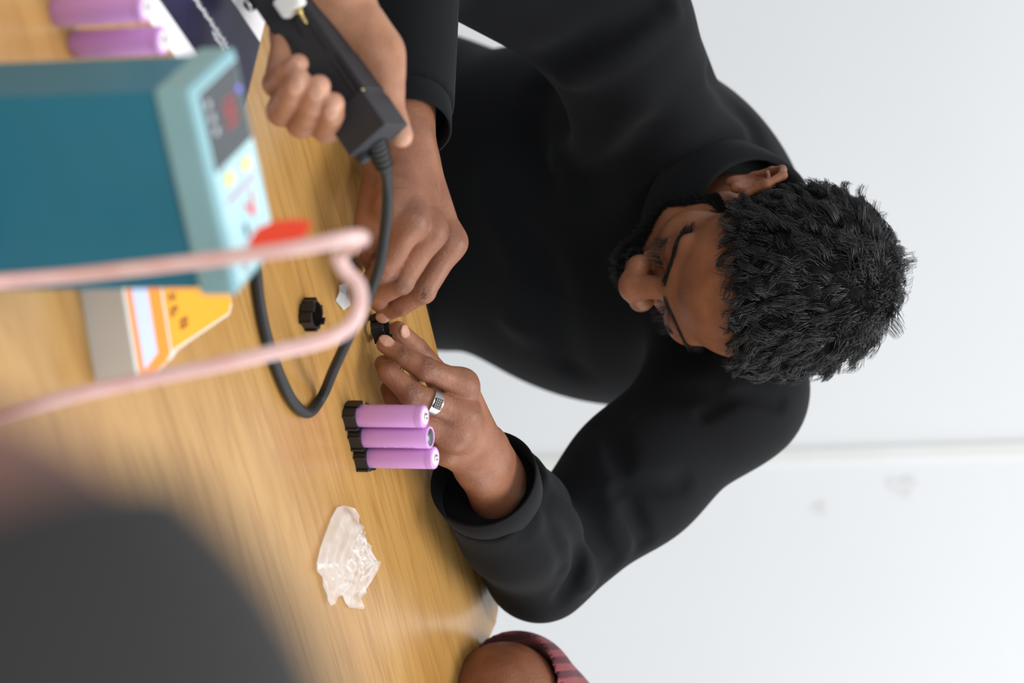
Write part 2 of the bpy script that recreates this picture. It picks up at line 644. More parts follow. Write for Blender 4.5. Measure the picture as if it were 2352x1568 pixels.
# ---- his left hand (with the ring), pressing the holder
lw = T(1112, 1056, .060); lel = T(1240, 1300, .050)
L_idx = [T(1064, 884, .070), T(977, 847, .050), T(925, 819, .033), T(884, 791, .018)]
L_mid = [T(1066, 955, .071), T(942, 902, .040), T(893, 856, .024), T(880, 835, .012)]
L_rng = [T(1048, 1000, .064), T(945, 962, .036), T(905, 915, .018), T(893, 893, .010)]
L_pin = [T(1030, 1035, .052), T(950, 1010, .026), T(915, 970, .014), T(903, 950, .009)]
L_thb = [T(1060, 1010, .045), T(1008, 866, .020), T(958, 802, .011), T(914, 757, .009)]
up = V(-0.05, -0.45, 0.9)
fr = [0.0112, 0.0094, 0.0082, 0.0068]
lh, lwp, lsp, lnl = [], [], [], []
for J, sc in ((L_idx, 1.03), (L_mid, 1.05), (L_rng, 1.0), (L_pin, 0.88)):
    p_, w_, s_, n_ = finger(J, [r * sc for r in fr], up)
    lh += p_; lwp += w_; lsp += s_; lnl.append(n_)
p_, w_, s_, n_ = finger(L_thb, [0.013, 0.0115, 0.0095, 0.0075], V(0.3, 0.2, 1))
lh += p_; lsp += s_; lnl.append(n_)
for J, r0 in ((L_idx, 0.0125), (L_mid, 0.0125), (L_rng, 0.0125), (L_pin, 0.0115)):
    q = lw + (J[0] - lw) * 0.12 + (J[0] - (L_mid[0] + L_rng[0]) / 2) * 0.25
    lh.append(cone(q, J[0] - V(0, 0, .002), 0.0165, r0, 0.011))
    lsp.append((J[0] + up * 0.010, 0.012, DARK, 0.35))
lh.append(cone(lw - V(0, 0, .006), L_thb[0], 0.017, 0.015, 0.012))
fx = unit(lel - lw); sd = unit(np.cross(fx, V(0, 0, 1)))
for s in (-1, 1):
    lh.append(cone(lw + sd * s * 0.009, lw + fx * 0.12 + sd * s * 0.010, 0.0205, 0.027, 0.012))

# ---- his right hand, the index finger on the holder
rw = T(934, 352, .046); rel_ = V(-.37, 2.12, TAB - .03)
R_idx = [T(1036, 556, .078), T(972, 668, .060), T(921, 701, .038), T(884, 719, .020)]
R_mid = [T(990, 530, .080), T(921, 646, .058), T(873, 676, .036), T(868, 694, .016)]
R_rng = [T(946, 506, .074), T(884, 618, .050), T(858, 640, .026), T(862, 668, .011)]
R_pin = [T(902, 480, .060), T(862, 560, .038), T(848, 590, .020), T(856, 615, .010)]
R_thb = [T(960, 420, .030), T(960, 560, .022), T(930, 650, .016), T(905, 705, .013)]
up2 = V(0.05, -0.42, 0.9)
for J, sc in ((R_idx, 1.05), (R_mid, 1.08), (R_rng, 1.05), (R_pin, 0.92)):
    p_, w_, s_, n_ = finger(J, [r * sc for r in fr], V(0.15, -0.75, 0.6) if J is R_idx else up2)
    if J is R_idx:
        rh, rwp, rsp, rnl = [], [], [], []
    rh += p_; rwp += w_; rsp += s_; rnl.append(n_)
p_, w_, s_, n_ = finger(R_thb, [0.014, 0.0115, 0.0095, 0.0075], V(0.3, 0.2, 1))
rh += p_; rnl.append(n_)
for J, r0 in ((R_idx, 0.0128), (R_mid, 0.0128), (R_rng, 0.0125), (R_pin, 0.0125)):
    q = rw + (J[0] - rw) * 0.1 + (J[0] - (R_mid[0] + R_rng[0]) / 2) * 0.25
    rh.append(cone(q, J[0] - V(0, 0, .002), 0.0175, r0, 0.011))
    rsp.append((J[0] + up2 * 0.010, 0.013, DARK, 0.5))
rh.append(cone(rw - V(0, 0, .008), R_thb[0], 0.018, 0.016, 0.012))
rh.append(cone(rw - V(0, 0.01, .012), (R_pin[0] + R_pin[1]) / 2 - V(0, 0, .012), 0.018, 0.013, 0.012))
fx2 = unit(rel_ - rw); sd2 = unit(np.cross(fx2, V(0, 0.3, 1)))
for s in (-1, 1):
    rh.append(cone(rw + sd2 * s * 0.010, rw + fx2 * 0.12 + sd2 * s * 0.011, 0.0215, 0.028, 0.012))

# ---- head: modelled upright in millimetres, then bowed over the table
HS = 0.955
HC = D(1740, 628, 2.33)
def head_matrix(pitch, yaw, roll):
    f_ = V(0, -math.cos(pitch), -math.sin(pitch)); u_ = V(0, -math.sin(pitch), math.cos(pitch))
    B = np.stack([np.cross(f_, u_), f_, u_], 1)
    cy, sy, cr, sr = math.cos(yaw), math.sin(yaw), math.cos(roll), math.sin(roll)
    return V((cr, 0, sr), (0, 1, 0), (-sr, 0, cr)).reshape(3, 3) @ B @ np.array([[cy, -sy, 0], [sy, cy, 0], [0, 0, 1]])
HR = head_matrix(math.radians(46), math.radians(22), math.radians(17))
def hw(p):
    return HC + HR @ (np.asarray(p, float) * 0.001 * HS)
def hl(v):
    return ((v - HC) @ HR) / (0.001 * HS)
hd = []
def hcone(a, b, ra, rb, k=8, op='+'):
    hd.append(cone(hw(a), hw(b), ra * .001 * HS, rb * .001 * HS, k * .001, op))
def hell(c, r, k=8, op='+', R=None):
    hd.append(ell(hw(c), V(*r) * .001 * HS, HR if R is None else HR @ R, k * .001, op))
hell((0, -12, 30), (75, 97, 80), 4)
hell((0, 42, 32), (62, 52, 50), 20)
hell((0, 46, -28), (56, 46, 66), 18)
for s in (-1, 1):
    hell((s * 42, 58, -22), (22, 26, 18), 16)
    hcone((s * 56, 8, -48), (s * 44, 44, -78), 15, 14, 14)
    hcone((s * 44, 44, -78), (s * 12, 74, -92), 14, 16, 12)
    hcone((s * 9, 90, 11), (s * 44, 79, 17), 9, 8, 10)
    hell((s * 31, 102, -4), (19, 13, 12), 8, '-')
    hell((s * 31, 77, -4), (17, 15, 13.5), 3)
    hcone((s * 18, 91, -9), (s * 44, 84, -8), 2.0, 2.0, 3)
hcone((0, 86, 8), (0, 113, -32), 9, 12.5, 10)
hell((0, 113, -35), (16, 12, 12), 6)
for s in (-1, 1):
    hell((s * 17.5, 103, -38), (10, 12, 9.5), 6)
    hell((s * 8, 113, -45), (4, 5, 3), 2, '-')
hell((0, 92, -58), (26, 12, 14), 10)
hell((0, 98, -62), (22, 8, 5.5), 4)
hell((0, 96, -71), (19, 8, 6), 4)
hell((0, 82, -92), (21, 17, 16), 10)
# ears
def eS(p):
    return (p[0] + 3.0 + (p[0] - 78) * 0.3, (p[1] + 2) * 1.16 - 2, (p[2] - 2) * 1.16 + 2)
for s in (-1, 1):
    e = [(74, 14, 8), (80, 16, 22), (86, 4, 33), (90, -12, 30), (91, -20, 14), (88, -19, -2), (83, -11, -18), (79, -2, -28)]
    e = [eS(p) for p in e]
    if s < 0:
        e = [(p[0] - 7, p[1], p[2]) for p in e]
    for a, b in zip(e, e[1:]):
        hcone((s * a[0], a[1], a[2]), (s * b[0], b[1], b[2]), 4.0, 4.0, 3)
    hell((s * 82, -2, 4), (5, 20, 34), 4)
    hell((s * 83, 1, -32), (5, 10, 11), 4)
    inner = [(86, 8, 18), (90, -4, 22), (92, -10, 8), (89, -8, -8)]
    inner = [eS(p) for p in inner]
    hell((s * 88, 2, -2), (7, 12, 15), 3, '-')
    for a, b in zip(inner, inner[1:]):
        hcone((s * (a[0] - 3.5), a[1], a[2]), (s * (b[0] - 3.5), b[1], b[2]), 2.2, 2.2, 2)
    hell((s * 83, 15, -6), (5, 4.5, 7), 3)
C7 = V(-0.108, 2.46, TAB + 0.185)
nk = hw((4, -24, -58))
hd.append(cone(nk, C7 + V(-.004, -.01, -.02), 0.058, 0.066, 0.02))
hd.append(cone(hw((0, 8, -78)), C7 + V(0.01, -0.02, -.06), 0.028, 0.045, 0.03))
head_v, head_f = sdf_mesh(hd, 0.0019)

# ---- the rest of the body, under the sweatshirt
SL = D(1672, 893, 2.47); SR = D(1405, 52, 2.38)
PEL = V(-.165, 2.68, TAB - .22)
spine = unit(C7 - PEL); lat = unit((SL - SR) - spine * (SL - SR).dot(spine)); dep = np.cross(lat, spine)
TR = np.stack([lat, dep, spine], 1)
if dep[1] < 0:
    dep = -dep
def trunk(g):
    mid = PEL + (C7 - PEL) * 0.62
    return [ell(PEL + (C7 - PEL) * 0.66 + lat * 0.0, (0.155 + g, 0.105 + g, 0.20 + g), TR, 0.05),
            ell(PEL + (C7 - PEL) * 0.30, (0.14 + g, 0.105 + g, 0.18 + g), TR, 0.06),
            ell(PEL, (0.16 + g, 0.12 + g, 0.13 + g), TR, 0.05),
            cone(SR, C7 - spine * 0.055, 0.048 + g, 0.050 + g, 0.05), cone(SL, C7 - spine * 0.05, 0.048 + g, 0.048 + g, 0.05)]
bd = trunk(-0.004)
bd += chain([SR, rel_, rw + fx2 * 0.1], [0.048, 0.038, 0.026], 0.02)
bd += chain([SL, lel, lw + fx * 0.1], [0.048, 0.038, 0.026], 0.02)
body_v, body_f = sdf_mesh(bd, 0.007)
lh_v, lh_f = sdf_mesh(lh, 0.00125, warp=lwp)
rh_v, rh_f = sdf_mesh(rh, 0.00125, warp=rwp)
cl = nails_colour(lh_v, skin_colour(lh_v, SKIN, lsp), lnl)
cr_ = nails_colour(rh_v, skin_colour(rh_v, SKIN, rsp), rnl)
hloc = hl(head_v)
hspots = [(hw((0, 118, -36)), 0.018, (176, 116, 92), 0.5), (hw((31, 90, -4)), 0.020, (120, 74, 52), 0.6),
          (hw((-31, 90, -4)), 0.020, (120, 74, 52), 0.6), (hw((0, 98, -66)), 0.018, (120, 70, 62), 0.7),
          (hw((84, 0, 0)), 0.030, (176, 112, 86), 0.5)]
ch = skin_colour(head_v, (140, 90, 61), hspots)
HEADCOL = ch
cb = np.tile(np.array(lin(SKIN)), (len(body_v), 1))
man = root('person', (float(PEL[0]), float(PEL[1]), 0), 'man in a black sweatshirt bowing over the table, fitting a black cell holder', 'person')
bv, bf = join([(head_v, head_f), (lh_v, lh_f), (rh_v, rh_f), (body_v, body_f)])
me = new_mesh('body', bv, bf)
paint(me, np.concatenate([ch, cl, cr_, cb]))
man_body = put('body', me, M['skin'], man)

knees = [(V(-.32, 2.30, 0.53), V(-.33, 2.42, 0.05)), (V(-.02, 2.36, 0.53), V(-.01, 2.50, 0.05))]
tp = [ell(PEL + V(0, .02, -.06), (0.185, 0.14, 0.11), None, 0.05)]
for sgn, (kn, an) in zip((-1, 1), knees):
    tp += chain([PEL + V(sgn * .09, 0, -.05), kn, an], [0.085, 0.068, 0.055], 0.03)
    tp.append(cone(an + V(0, .01, -.005), an + V(0, -.13, -.01), 0.040, 0.036, 0.02))
tv, tf = sdf_mesh(tp, 0.012)
M['dark_cotton'] = mat('dark_trouser_cotton', (36, 38, 44), 0.9)
put('trousers', new_mesh('trousers', tv, tf), M['dark_cotton'], man)

# ---- black sweatshirt
def mesh_at(v, px, py):
    """the nearest visible point of a mesh seen at a pixel"""
    q = v - CAM
    z = q[:, 1] * cp - q[:, 2] * sp
    x = 1176 + FPX * (q[:, 1] * sp + q[:, 2] * cp) / z
    y = 784 + FPX * q[:, 0] / z
    m = np.argsort((x - px) ** 2 + (y - py) ** 2)[:40]
    m = m[np.argsort(z[m])]
    return v[m[0]]


def groove(pts, wd, amp):
    """a soft fold along a line of points: amp > 0 sinks, amp < 0 swells"""
    P = spline(pts, 6)

    def fn(x, y, z):
        best = None
        for a, b in zip(P, P[1:]):
            ab = b - a; L2 = max(ab.dot(ab), 1e-9)
            t = np.clip(((x - a[0]) * ab[0] + (y - a[1]) * ab[1] + (z - a[2]) * ab[2]) / L2, 0, 1)
            d = (x - a[0] - t * ab[0]) ** 2 + (y - a[1] - t * ab[1]) ** 2 + (z - a[2] - t * ab[2]) ** 2
            best = d if best is None else np.minimum(best, d)
        return amp * np.exp(-best / (wd * wd))
    return (P.min(0) - 2.4 * wd, P.max(0) + 2.4 * wd, fn)


rc = rw + fx2 * 0.030            # where the right sleeve ends
lc = lw + fx * 0.024 + V(.006, -.003, -.005)            # where the left sleeve ends
sh = trunk(0.022)
sh += [ell(PEL + (C7 - PEL) * 0.52 + lat * 0.03, (0.175, 0.125, 0.22), TR, 0.06)]
sh += chain([SR, rel_, rc - fx2 * 0.02], [0.064, 0.056, 0.0375], 0.03)
sh += chain([SL, (SL + lel) / 2, lel], [0.070, 0.060, 0.050], 0.03)
sh += chain([lel, (lel + lc) / 2 + V(0, 0, .004), lc - fx * 0.02], [0.046, 0.0510, 0.0468], 0.016)
sh.append(half(lc + fx * 0.022, -fx, lc - 0.085, lc + 0.085))
sh.append(half(rc + fx2 * 0.022, -fx2, rc - 0.075, rc + 0.075))
s0v, s0f = sdf_mesh(sh, 0.008)
def F(pts, wd, amp, lift=0.0):
    return groove([mesh_at(s0v, *p) for p in pts], wd, amp)
wp = [F([(1640, 930), (1730, 925), (1815, 940)], 0.006, 0.009),
      F([(1395, 962), (1450, 1050), (1530, 1100), (1590, 1120)], 0.010, 0.011),
      F([(1420, 1100), (1465, 1180), (1500, 1250)], 0.009, 0.013),
      F([(1400, 1085), (1440, 1190), (1470, 1260)], 0.012, -0.005),
      F([(1345, 1130), (1390, 1210), (1425, 1310)], 0.009, 0.011),
      F([(1260, 1125), (1330, 1200), (1352, 1300), (1310, 1380)], 0.008, 0.015),
      F([(1300, 1170), (1365, 1250), (1370, 1340)], 0.010, -0.009),
      F([(1240, 1120), (1300, 1230), (1310, 1330)], 0.008, 0.005),
      F([(1180, 1060), (1220, 1150), (1230, 1240)], 0.009, 0.006),
      F([(1560, 40), (1430, 120), (1290, 190)], 0.014, -0.008),
      F([(1530, 20), (1400, 90), (1260, 150)], 0.016, 0.010),
      F([(1480, 260), (1380, 330), (1260, 360)], 0.020, -0.009),
      F([(1500, 330), (1420, 400), (1320, 430)], 0.020, 0.009),
      F([(1640, 180), (1720, 260), (1760, 330)], 0.012, 0.006),
      F([(1230, 200), (1200, 330), (1230, 430)], 0.022, 0.010),
      F([(1100, 480), (1160, 600), (1180, 760)], 0.022, -0.008),
      F([(1200, 560), (1260, 700), (1290, 850)], 0.022, 0.008),
      F([(1390, 950), (1500, 900), (1640, 900)], 0.012, 0.008)]
sv, sf = sdf_mesh(sh, 0.0034, warp=wp)
shirt = put('sweatshirt', new_mesh('sweatshirt', sv, sf), M['black_knit'], man, label='plain black knit sweatshirt')
def band(name, c, ax, r0, r1, length, th=0.0022, side=None, sq=1.0, parent=None):
    """a turned cuff or collar: an open sleeve with thickness"""
    ax = unit(ax)
    u = unit(np.cross(ax, V(0, 0, 1))) if side is None else unit(side - ax * np.dot(side, ax))
    v_ = np.cross(ax, u)
    n = 56
    prof = [(r0, 0), (r0 + th, 0.001), ((r0 + r1) / 2 + th * 1.5, length * 0.5), (r1 + th, length - 0.001), (r1, length),
            (r1 - th, length - 0.001), (r0 - th, 0.001)]
    vs, fs = [], []
    for r, z in prof:
        for i in range(n):
            a = 2 * math.pi * i / n
            vs.append(c + ax * z + r * (math.cos(a) * u + sq * math.sin(a) * v_))
    m = len(prof)
    for k in range(m):
        for i in range(n):
            j = (i + 1) % n
            fs.append((k * n + i, k * n + j, ((k + 1) % m) * n + j, ((k + 1) % m) * n + i))
    return put(name, new_mesh(name, vs, fs), M['black_knit'], parent)
band('cuff', lc - fx * 0.004, fx, 0.0464, 0.0438, 0.034, 0.0010, parent=shirt)
band('cuff', rc - fx2 * 0.004, fx2, 0.0362, 0.0362, 0.034, 0.0012, parent=shirt)
cax = unit(V(0.12, -0.60, 0.80))
CC = D(1700, 545, 2.44)
band('collar', CC - cax * 0.034, cax, 0.090, 0.0765, 0.055, 0.0028, side=V(1, 0, 0), sq=1.0, parent=shirt)

# ---- hair, brows, lashes and beard grow from the head's own surface
hn = vnormals(head_v, head_f)
hnl = hn @ HR
def grow(roots, normals, length, flow, seg=9, curl=0.0, wave=0.02, r0=0.0004, clump=0, lift=0.35, jitter=0.15, wild=0.0):
    """roots, normals, flow in the head's millimetre axes; lengths in mm"""
    N = len(roots)
    d = normals * lift + flow + rng.normal(size=(N, 3)) * jitter
    d /= np.linalg.norm(d, axis=1)[:, None]
    t = np.linspace(0, 1, seg)[None, :, None]
    L = length[:, None, None]
    P = roots[:, None, :] + d[:, None, :] * L * t
    if clump:
        nc = max(N // clump, 1)
        cidx = rng.integers(0, N, nc); cen = roots[cidx]
        best = np.zeros(N, int)
        for i in range(0, N, 2000):
            best[i:i + 2000] = ((roots[i:i + 2000, None, :] - cen[None]) ** 2).sum(2).argmin(1)
        flow = flow + wild * rng.normal(size=(nc, 3))[best]
    bend = flow / (np.linalg.norm(flow, axis=1)[:, None] + 1e-6) - normals * 0.55
    P = P + bend[:, None, :] * L * 0.45 * t ** 2
    if clump:
        c = cen
        ph = rng.uniform(0, 6.28, len(c)); ph2 = rng.uniform(0.75, 1.3, len(c))
        side = np.cross(bend, normals); side /= np.linalg.norm(side, axis=1)[:, None] + 1e-6
        cl_side = rng.normal(size=(len(c), 3))
        for i in range(len(c)):
            m = best == i
            if m.sum() < 2:
                continue
            mean = P[m].mean(0)[None]
            P[m] = P[m] + (mean - P[m]) * (0.72 * t ** 1.0)
        phs = ph[best][:, None, None] + 6.28 * t * L / (wave * 1000) * ph2[best][:, None, None] + rng.normal(size=(N, 1, 1)) * 0.25
        P = P + curl * (t ** 0.7) * (np.sin(phs) * side[:, None, :] + 0.7 * np.cos(phs) * normals[:, None, :])
    R = r0 * (1 - 0.75 * t[..., 0]) * np.ones((N, 1))
    W = HC + (P * 0.001 * HS) @ HR.T
    return W, R


ys = [-120, -70, -30, -12, 4, 14, 24, 38, 55, 80]
zs = [-48, -48, -22, 34, 34, 10, 20, 58, 84, 92]
lim = np.interp(hloc[:, 1], ys, zs) + 5 * np.sin(hloc[:, 0] * 0.21) + 3 * np.sin(hloc[:, 0] * 0.5 + 1)
# higher at the temples
lim = lim + np.where(hloc[:, 1] > 30, -0.010 * np.clip(np.abs(hloc[:, 0]) - 25, 0, 60) ** 2, 0)
ok = (hloc[:, 2] > lim) & (np.abs(hloc[:, 0]) < 77.5)
cand = np.where(ok)[0]
NH = 19000
sel = rng.choice(cand, NH)
th = 3.5 + 8.5 * np.clip((hloc[:, 2] - 15) / 60, 0, 1)
th = th * np.clip((hloc[:, 2] - lim) / 9, 0, 1)
rt = hloc[sel]; nr = hnl[sel]
root_lift = 0.75 * th[sel]
crown = V(-8, -62, 96)
fl = rt - crown; fl /= np.linalg.norm(fl, axis=1)[:, None] + 1e-6
fl = fl + V(-0.35, 0.1, 0) * (rt[:, 2:3] > 60) + V(-0.7, -0.55, 0.3) * np.clip((rt[:, 1:2] - 30) / 30, 0, 1)
fl = fl - nr * (fl * nr).sum(1)[:, None]
fl /= np.linalg.norm(fl, axis=1)[:, None] + 1e-6
topness = np.clip((rt[:, 2] - 20) / 70, 0, 1)
ln = 13 + 22 * topness + rng.uniform(0, 10, NH) * topness
ln = ln * np.clip(0.45 + (rt[:, 2] - np.interp(rt[:, 1], ys, zs)) / 40, 0.45, 1)
nearc = np.exp(-((rt - crown) ** 2).sum(1) / 500.0)[:, None]
fl = fl * (1 - nearc) + nearc * rng.normal(size=fl.shape) * 0.5
rt = rt + nr * root_lift[:, None]
W, R = grow(rt, nr, ln * 0.86, fl * 0.9, 11, 5.2, 0.022, 0.00055, clump=26, lift=0.28, jitter=0.10, wild=0.55)
hair = put('hair', strands_mesh(W, R), M['hair'], man, label='short wavy black hair')
# the dense mass of hair under the loose strands
capf = head_f[ok[head_f].all(1)]
used = np.unique(capf)
remap = np.full(len(head_v), -1); remap[used] = np.arange(len(used))
lump = 2.2 * np.sin(hloc[:, 0] * 0.17 + 2 * np.sin(hloc[:, 1] * 0.06)) * np.sin(hloc[:, 1] * 0.19 + hloc[:, 2] * 0.11)
capv = head_v[used] + hn[used] * ((0.6 + th[used] + lump[used] * np.clip(th[used] / 8, 0, 1)) * 0.001)[:, None]
put('hair_mass', new_mesh('hair_mass', capv, remap[capf]), M['hair_cap'], hair)

def near_path(path, rad):
    P = spline(path, 8)
    P = np.array([hloc[((hloc - a) ** 2).sum(1).argmin()] for a in P]); best = np.full(len(hloc), 1e9)
    for a in P:
        best = np.minimum(best, ((hloc - a) ** 2).sum(1))
    return np.sqrt(best) < rad
bz = np.zeros(len(hloc), bool)
for s in (-1, 1):
    bz |= near_path([(s * 74, 18, 12), (s * 71, 20, -16), (s * 66, 16, -50), (s * 56, 46, -80), (s * 34, 72, -98), (s * 10, 92, -104)], 11)
    bz |= near_path([(s * 60, 20, -72), (s * 44, 52, -90), (s * 14, 84, -104)], 15)
    bz |= near_path([(s * 5, 104, -55), (s * 20, 99, -58), (s * 28, 92, -72), (s * 26, 88, -88)], 5.5)
bz |= (hloc[:, 2] < -76) & (hloc[:, 2] > -122) & (hloc[:, 1] > 12)
bz |= near_path([(-24, 96, -56), (0, 103, -53), (24, 96, -56)], 7)
bz |= near_path([(-16, 94, -96), (0, 99, -94), (16, 94, -96)], 13)
bz &= (np.abs(hloc[:, 0]) < 74) & ~((np.abs(hloc[:, 0]) > 60) & (hloc[:, 1] < 12) & (hloc[:, 2] > -60))
# dense beard close to the skin
bq = bz[head_f].all(1)
bfv = head_f[bq]; usedb = np.unique(bfv)
remb = np.full(len(head_v), -1); remb[usedb] = np.arange(len(usedb))
bt_ = np.where(hloc[usedb][:, 2] < -60, 3.2, 1.0) * (0.7 + 0.3 * np.sin(hloc[usedb][:, 0] * 0.9) * np.sin(hloc[usedb][:, 2] * 0.8))
bm_v = head_v[usedb] + hn[usedb] * (bt_ * 0.001)[:, None]
cand = np.where(bz)[0]
NB = 6500
sel = rng.choice(cand, NB)
fl = np.tile(V(0, 0.25, -1.0), (NB, 1))
W, R = grow(hloc[sel], hnl[sel], np.where(hloc[sel][:, 2] < -60, rng.uniform(8, 15, NB), rng.uniform(4, 7, NB)), fl, 6, 1.2, 0.012, 0.00030, clump=6, lift=0.5, jitter=0.3)
beard = put('beard', strands_mesh(W, R, 'beard'), M['beard'], man, label='trimmed black beard and moustache')
put('beard_mass', new_mesh('beard_mass', bm_v, remb[bfv]), M['hair_cap'], beard)
for s in (-1, 1):
    z = near_path([(s * 6, 99, 8), (s * 20, 97, 11), (s * 38, 88, 13), (s * 54, 74, 8)], 3.6)
    sel = rng.choice(np.where(z)[0], 420)
    fl = np.tile(V(s * 1.0, -0.35, 0.10), (420, 1))
    W, R = grow(hloc[sel], hnl[sel], rng.uniform(6, 10, 420), fl, 5, 0, 0.02, 0.00028, lift=0.25, jitter=0.18)
    put('eyebrow', strands_mesh(W, R, 'eyebrow'), M['beard'], man)
    q = spline([(s * 17, 91.5, -9), (s * 31, 93.5, -12), (s * 45, 85, -9)], 40)
    q = q[rng.integers(0, len(q), 90)] + rng.normal(size=(90, 3)) * 0.4
    fl = np.tile(V(s * 0.25, 1.0, -0.55), (90, 1))
    W, R = grow(q, np.tile(V(0, 1, 0.0), (90, 1)), rng.uniform(8, 11, 90), fl, 5, 0, 0.02, 0.00022, lift=0.1, jitter=0.14)
    put('eyelash', strands_mesh(W, R, 'eyelash'), M['beard'], man)

# ================================================================== things on the table
M['cell_wrap'] = mat('pink_cell_wrap', (206, 150, 214), 0.42, coat=0.15)
M['white_ring'] = mat('white_insulator', (240, 236, 238), 0.6)
M['nickel'] = mat('nickel', (200, 196, 186), 0.25, 1.0)
M['cell_neg'] = mat('grey_cell_base', (104, 112, 116), 0.35, 0.7)
M['black_plastic'] = mat('black_plastic', (24, 22, 22), 0.42, bump=(300, 0.1, 0.0004, 2))
M['print_dark'] = mat('dark_print', (62, 40, 74), 0.6)
M['black_print'] = mat('black_3d_print', (40, 41, 46), 0.55, bump=(700, 0.15, 0.0003, 2), stretch=(1, 1, 6))
M['rubber'] = mat('black_rubber', (28, 29, 31), 0.55)
M['teal'] = mat('teal_enamel', (24, 120, 148), 0.42, noise=(9, (28, 112, 138), 2))
M['pale_teal'] = mat('pale_teal_plastic', (134, 178, 186), 0.5)
M['panel_cyan'] = mat('pale_cyan_panel', (178, 218, 226), 0.35)
M['screen'] = mat('smoked_display_window', (62, 68, 72), 0.16)
M['yellow'] = mat('yellow_button', (236, 232, 150), 0.5)
M['red_print'] = mat('red_print', (222, 110, 112), 0.5)
M['mauve_print'] = mat('mauve_print', (198, 160, 182), 0.5)
M['led_red'] = mat('red_digits', (150, 60, 60), 0.4, emit=((200, 70, 70), 0.25))
M['led_violet'] = mat('violet_lamp', (130, 110, 220), 0.4, emit=((130, 110, 225), 0.7))
M['silver_print'] = mat('silver_print', (186, 194, 200), 0.4)
M['navy_print'] = mat('navy_print', (40, 38, 70), 0.4, noise=(30, (30, 28, 50), 3))
M['paper'] = mat('white_paper', (238, 238, 240), 0.5)
M['casing_white'] = mat('white_casing', (214, 210, 204), 0.5)
M['orange'] = mat('orange_face', (238, 140, 34), 0.45)
M['amber'] = mat('amber_face', (238, 160, 22), 0.45)
M['peach'] = mat('peach_line', (250, 222, 190), 0.5)
M['lcd'] = mat('lit_lcd', (186, 196, 226), 0.3, emit=((200, 206, 246), 0.10))
M['lcd_dark'] = mat('dark_brown_print', (84, 44, 20), 0.5)
M['pink_tube'] = mat('pink_clear_hose', (232, 196, 192), 0.28, noise=(45, (224, 176, 172), 3), coat=0.4, spec=0.5)
M['red_tag'] = mat('red_tag_plastic', (232, 66, 32), 0.45)
M['clear_film'] = mat('clear_film', (248, 248, 250), 0.07, trans=0.0, alpha=0.40, spec=0.9, noise=(60, (230, 222, 216), 3))
M['clear_chip'] = mat('clear_chip', (225, 232, 236), 0.1, alpha=0.42, spec=0.8)
M['dark_clear'] = mat('smoked_chip', (70, 66, 66), 0.2, alpha=0.75)
M['silver'] = mat('brushed_silver', (176, 178, 180), 0.32, 1.0)
M['silver_dark'] = mat('oxidised_silver', (70, 68, 66), 0.5, 0.8)
M['white_nylon'] = mat('white_nylon', (228, 228, 226), 0.45)
M['brass'] = mat('brass_tip', (220, 196, 130), 0.25, 1.0)

def rotz(a):
    return Matrix.Rotation(a, 3, 'Z')

CELL_R, CELL_H = 0.00915, 0.0650
wrap_pos = lathe([(0.0084, 0.0), (CELL_R, 0.0008), (CELL_R, 0.0570), (CELL_R - 0.00018, 0.0576), (CELL_R - 0.00018, 0.0581), (CELL_R, 0.0587),
                  (CELL_R, 0.0632), (CELL_R - 0.0004, 0.0642), (0.0080, 0.0648), (0.0066, 0.0648), (0.0064, 0.0644)], 40, 'wrap')
wrap_neg = lathe([(0.0084, 0.0), (CELL_R, 0.0008), (CELL_R, 0.0640), (CELL_R - 0.0004, 0.0647), (0.0082, 0.0650), (0.0072, 0.0649), (0.0071, 0.0645)], 40, 'wrap')
ring_me = lathe([(0.0067, 0.0643), (0.0067, 0.0647), (0.0030, 0.0647), (0.0030, 0.0640)], 32, 'insulator_ring')
cap_me = lathe([(0.0030, 0.0640), (0.0029, 0.0658), (0.0025, 0.0661), (0.0012, 0.0661), (0.0010, 0.0657), (0.0, 0.0657)], 24, 'terminal')
base_me = lathe([(0.0072, 0.0640), (0.0071, 0.0646), (0.0, 0.06465)], 32, 'terminal')
def cell(loc, rz, positive, label, group):
    c = root('battery_cell', loc, label, 'battery', group, rotz(rz))
    part('wrap', wrap_pos if positive else wrap_neg, M['cell_wrap'], c)
    if positive:
        part('insulator_ring', ring_me, M['white_ring'], c, 'white insulator ring')
        part('terminal', cap_me, M['nickel'], c, 'shiny raised metal terminal')
    else:
        part('terminal', base_me, M['cell_neg'], c, 'flat grey metal terminal')
    return c
h0 = 0.0022
c1 = T(977, 956, .067); c3 = T(1001, 1052, .067)
cdir = unit(V(c3[0] - c1[0], c3[1] - c1[1], 0)); PITCHC = 0.0204
cang = math.atan2(cdir[1], cdir[0])
CELLS = []
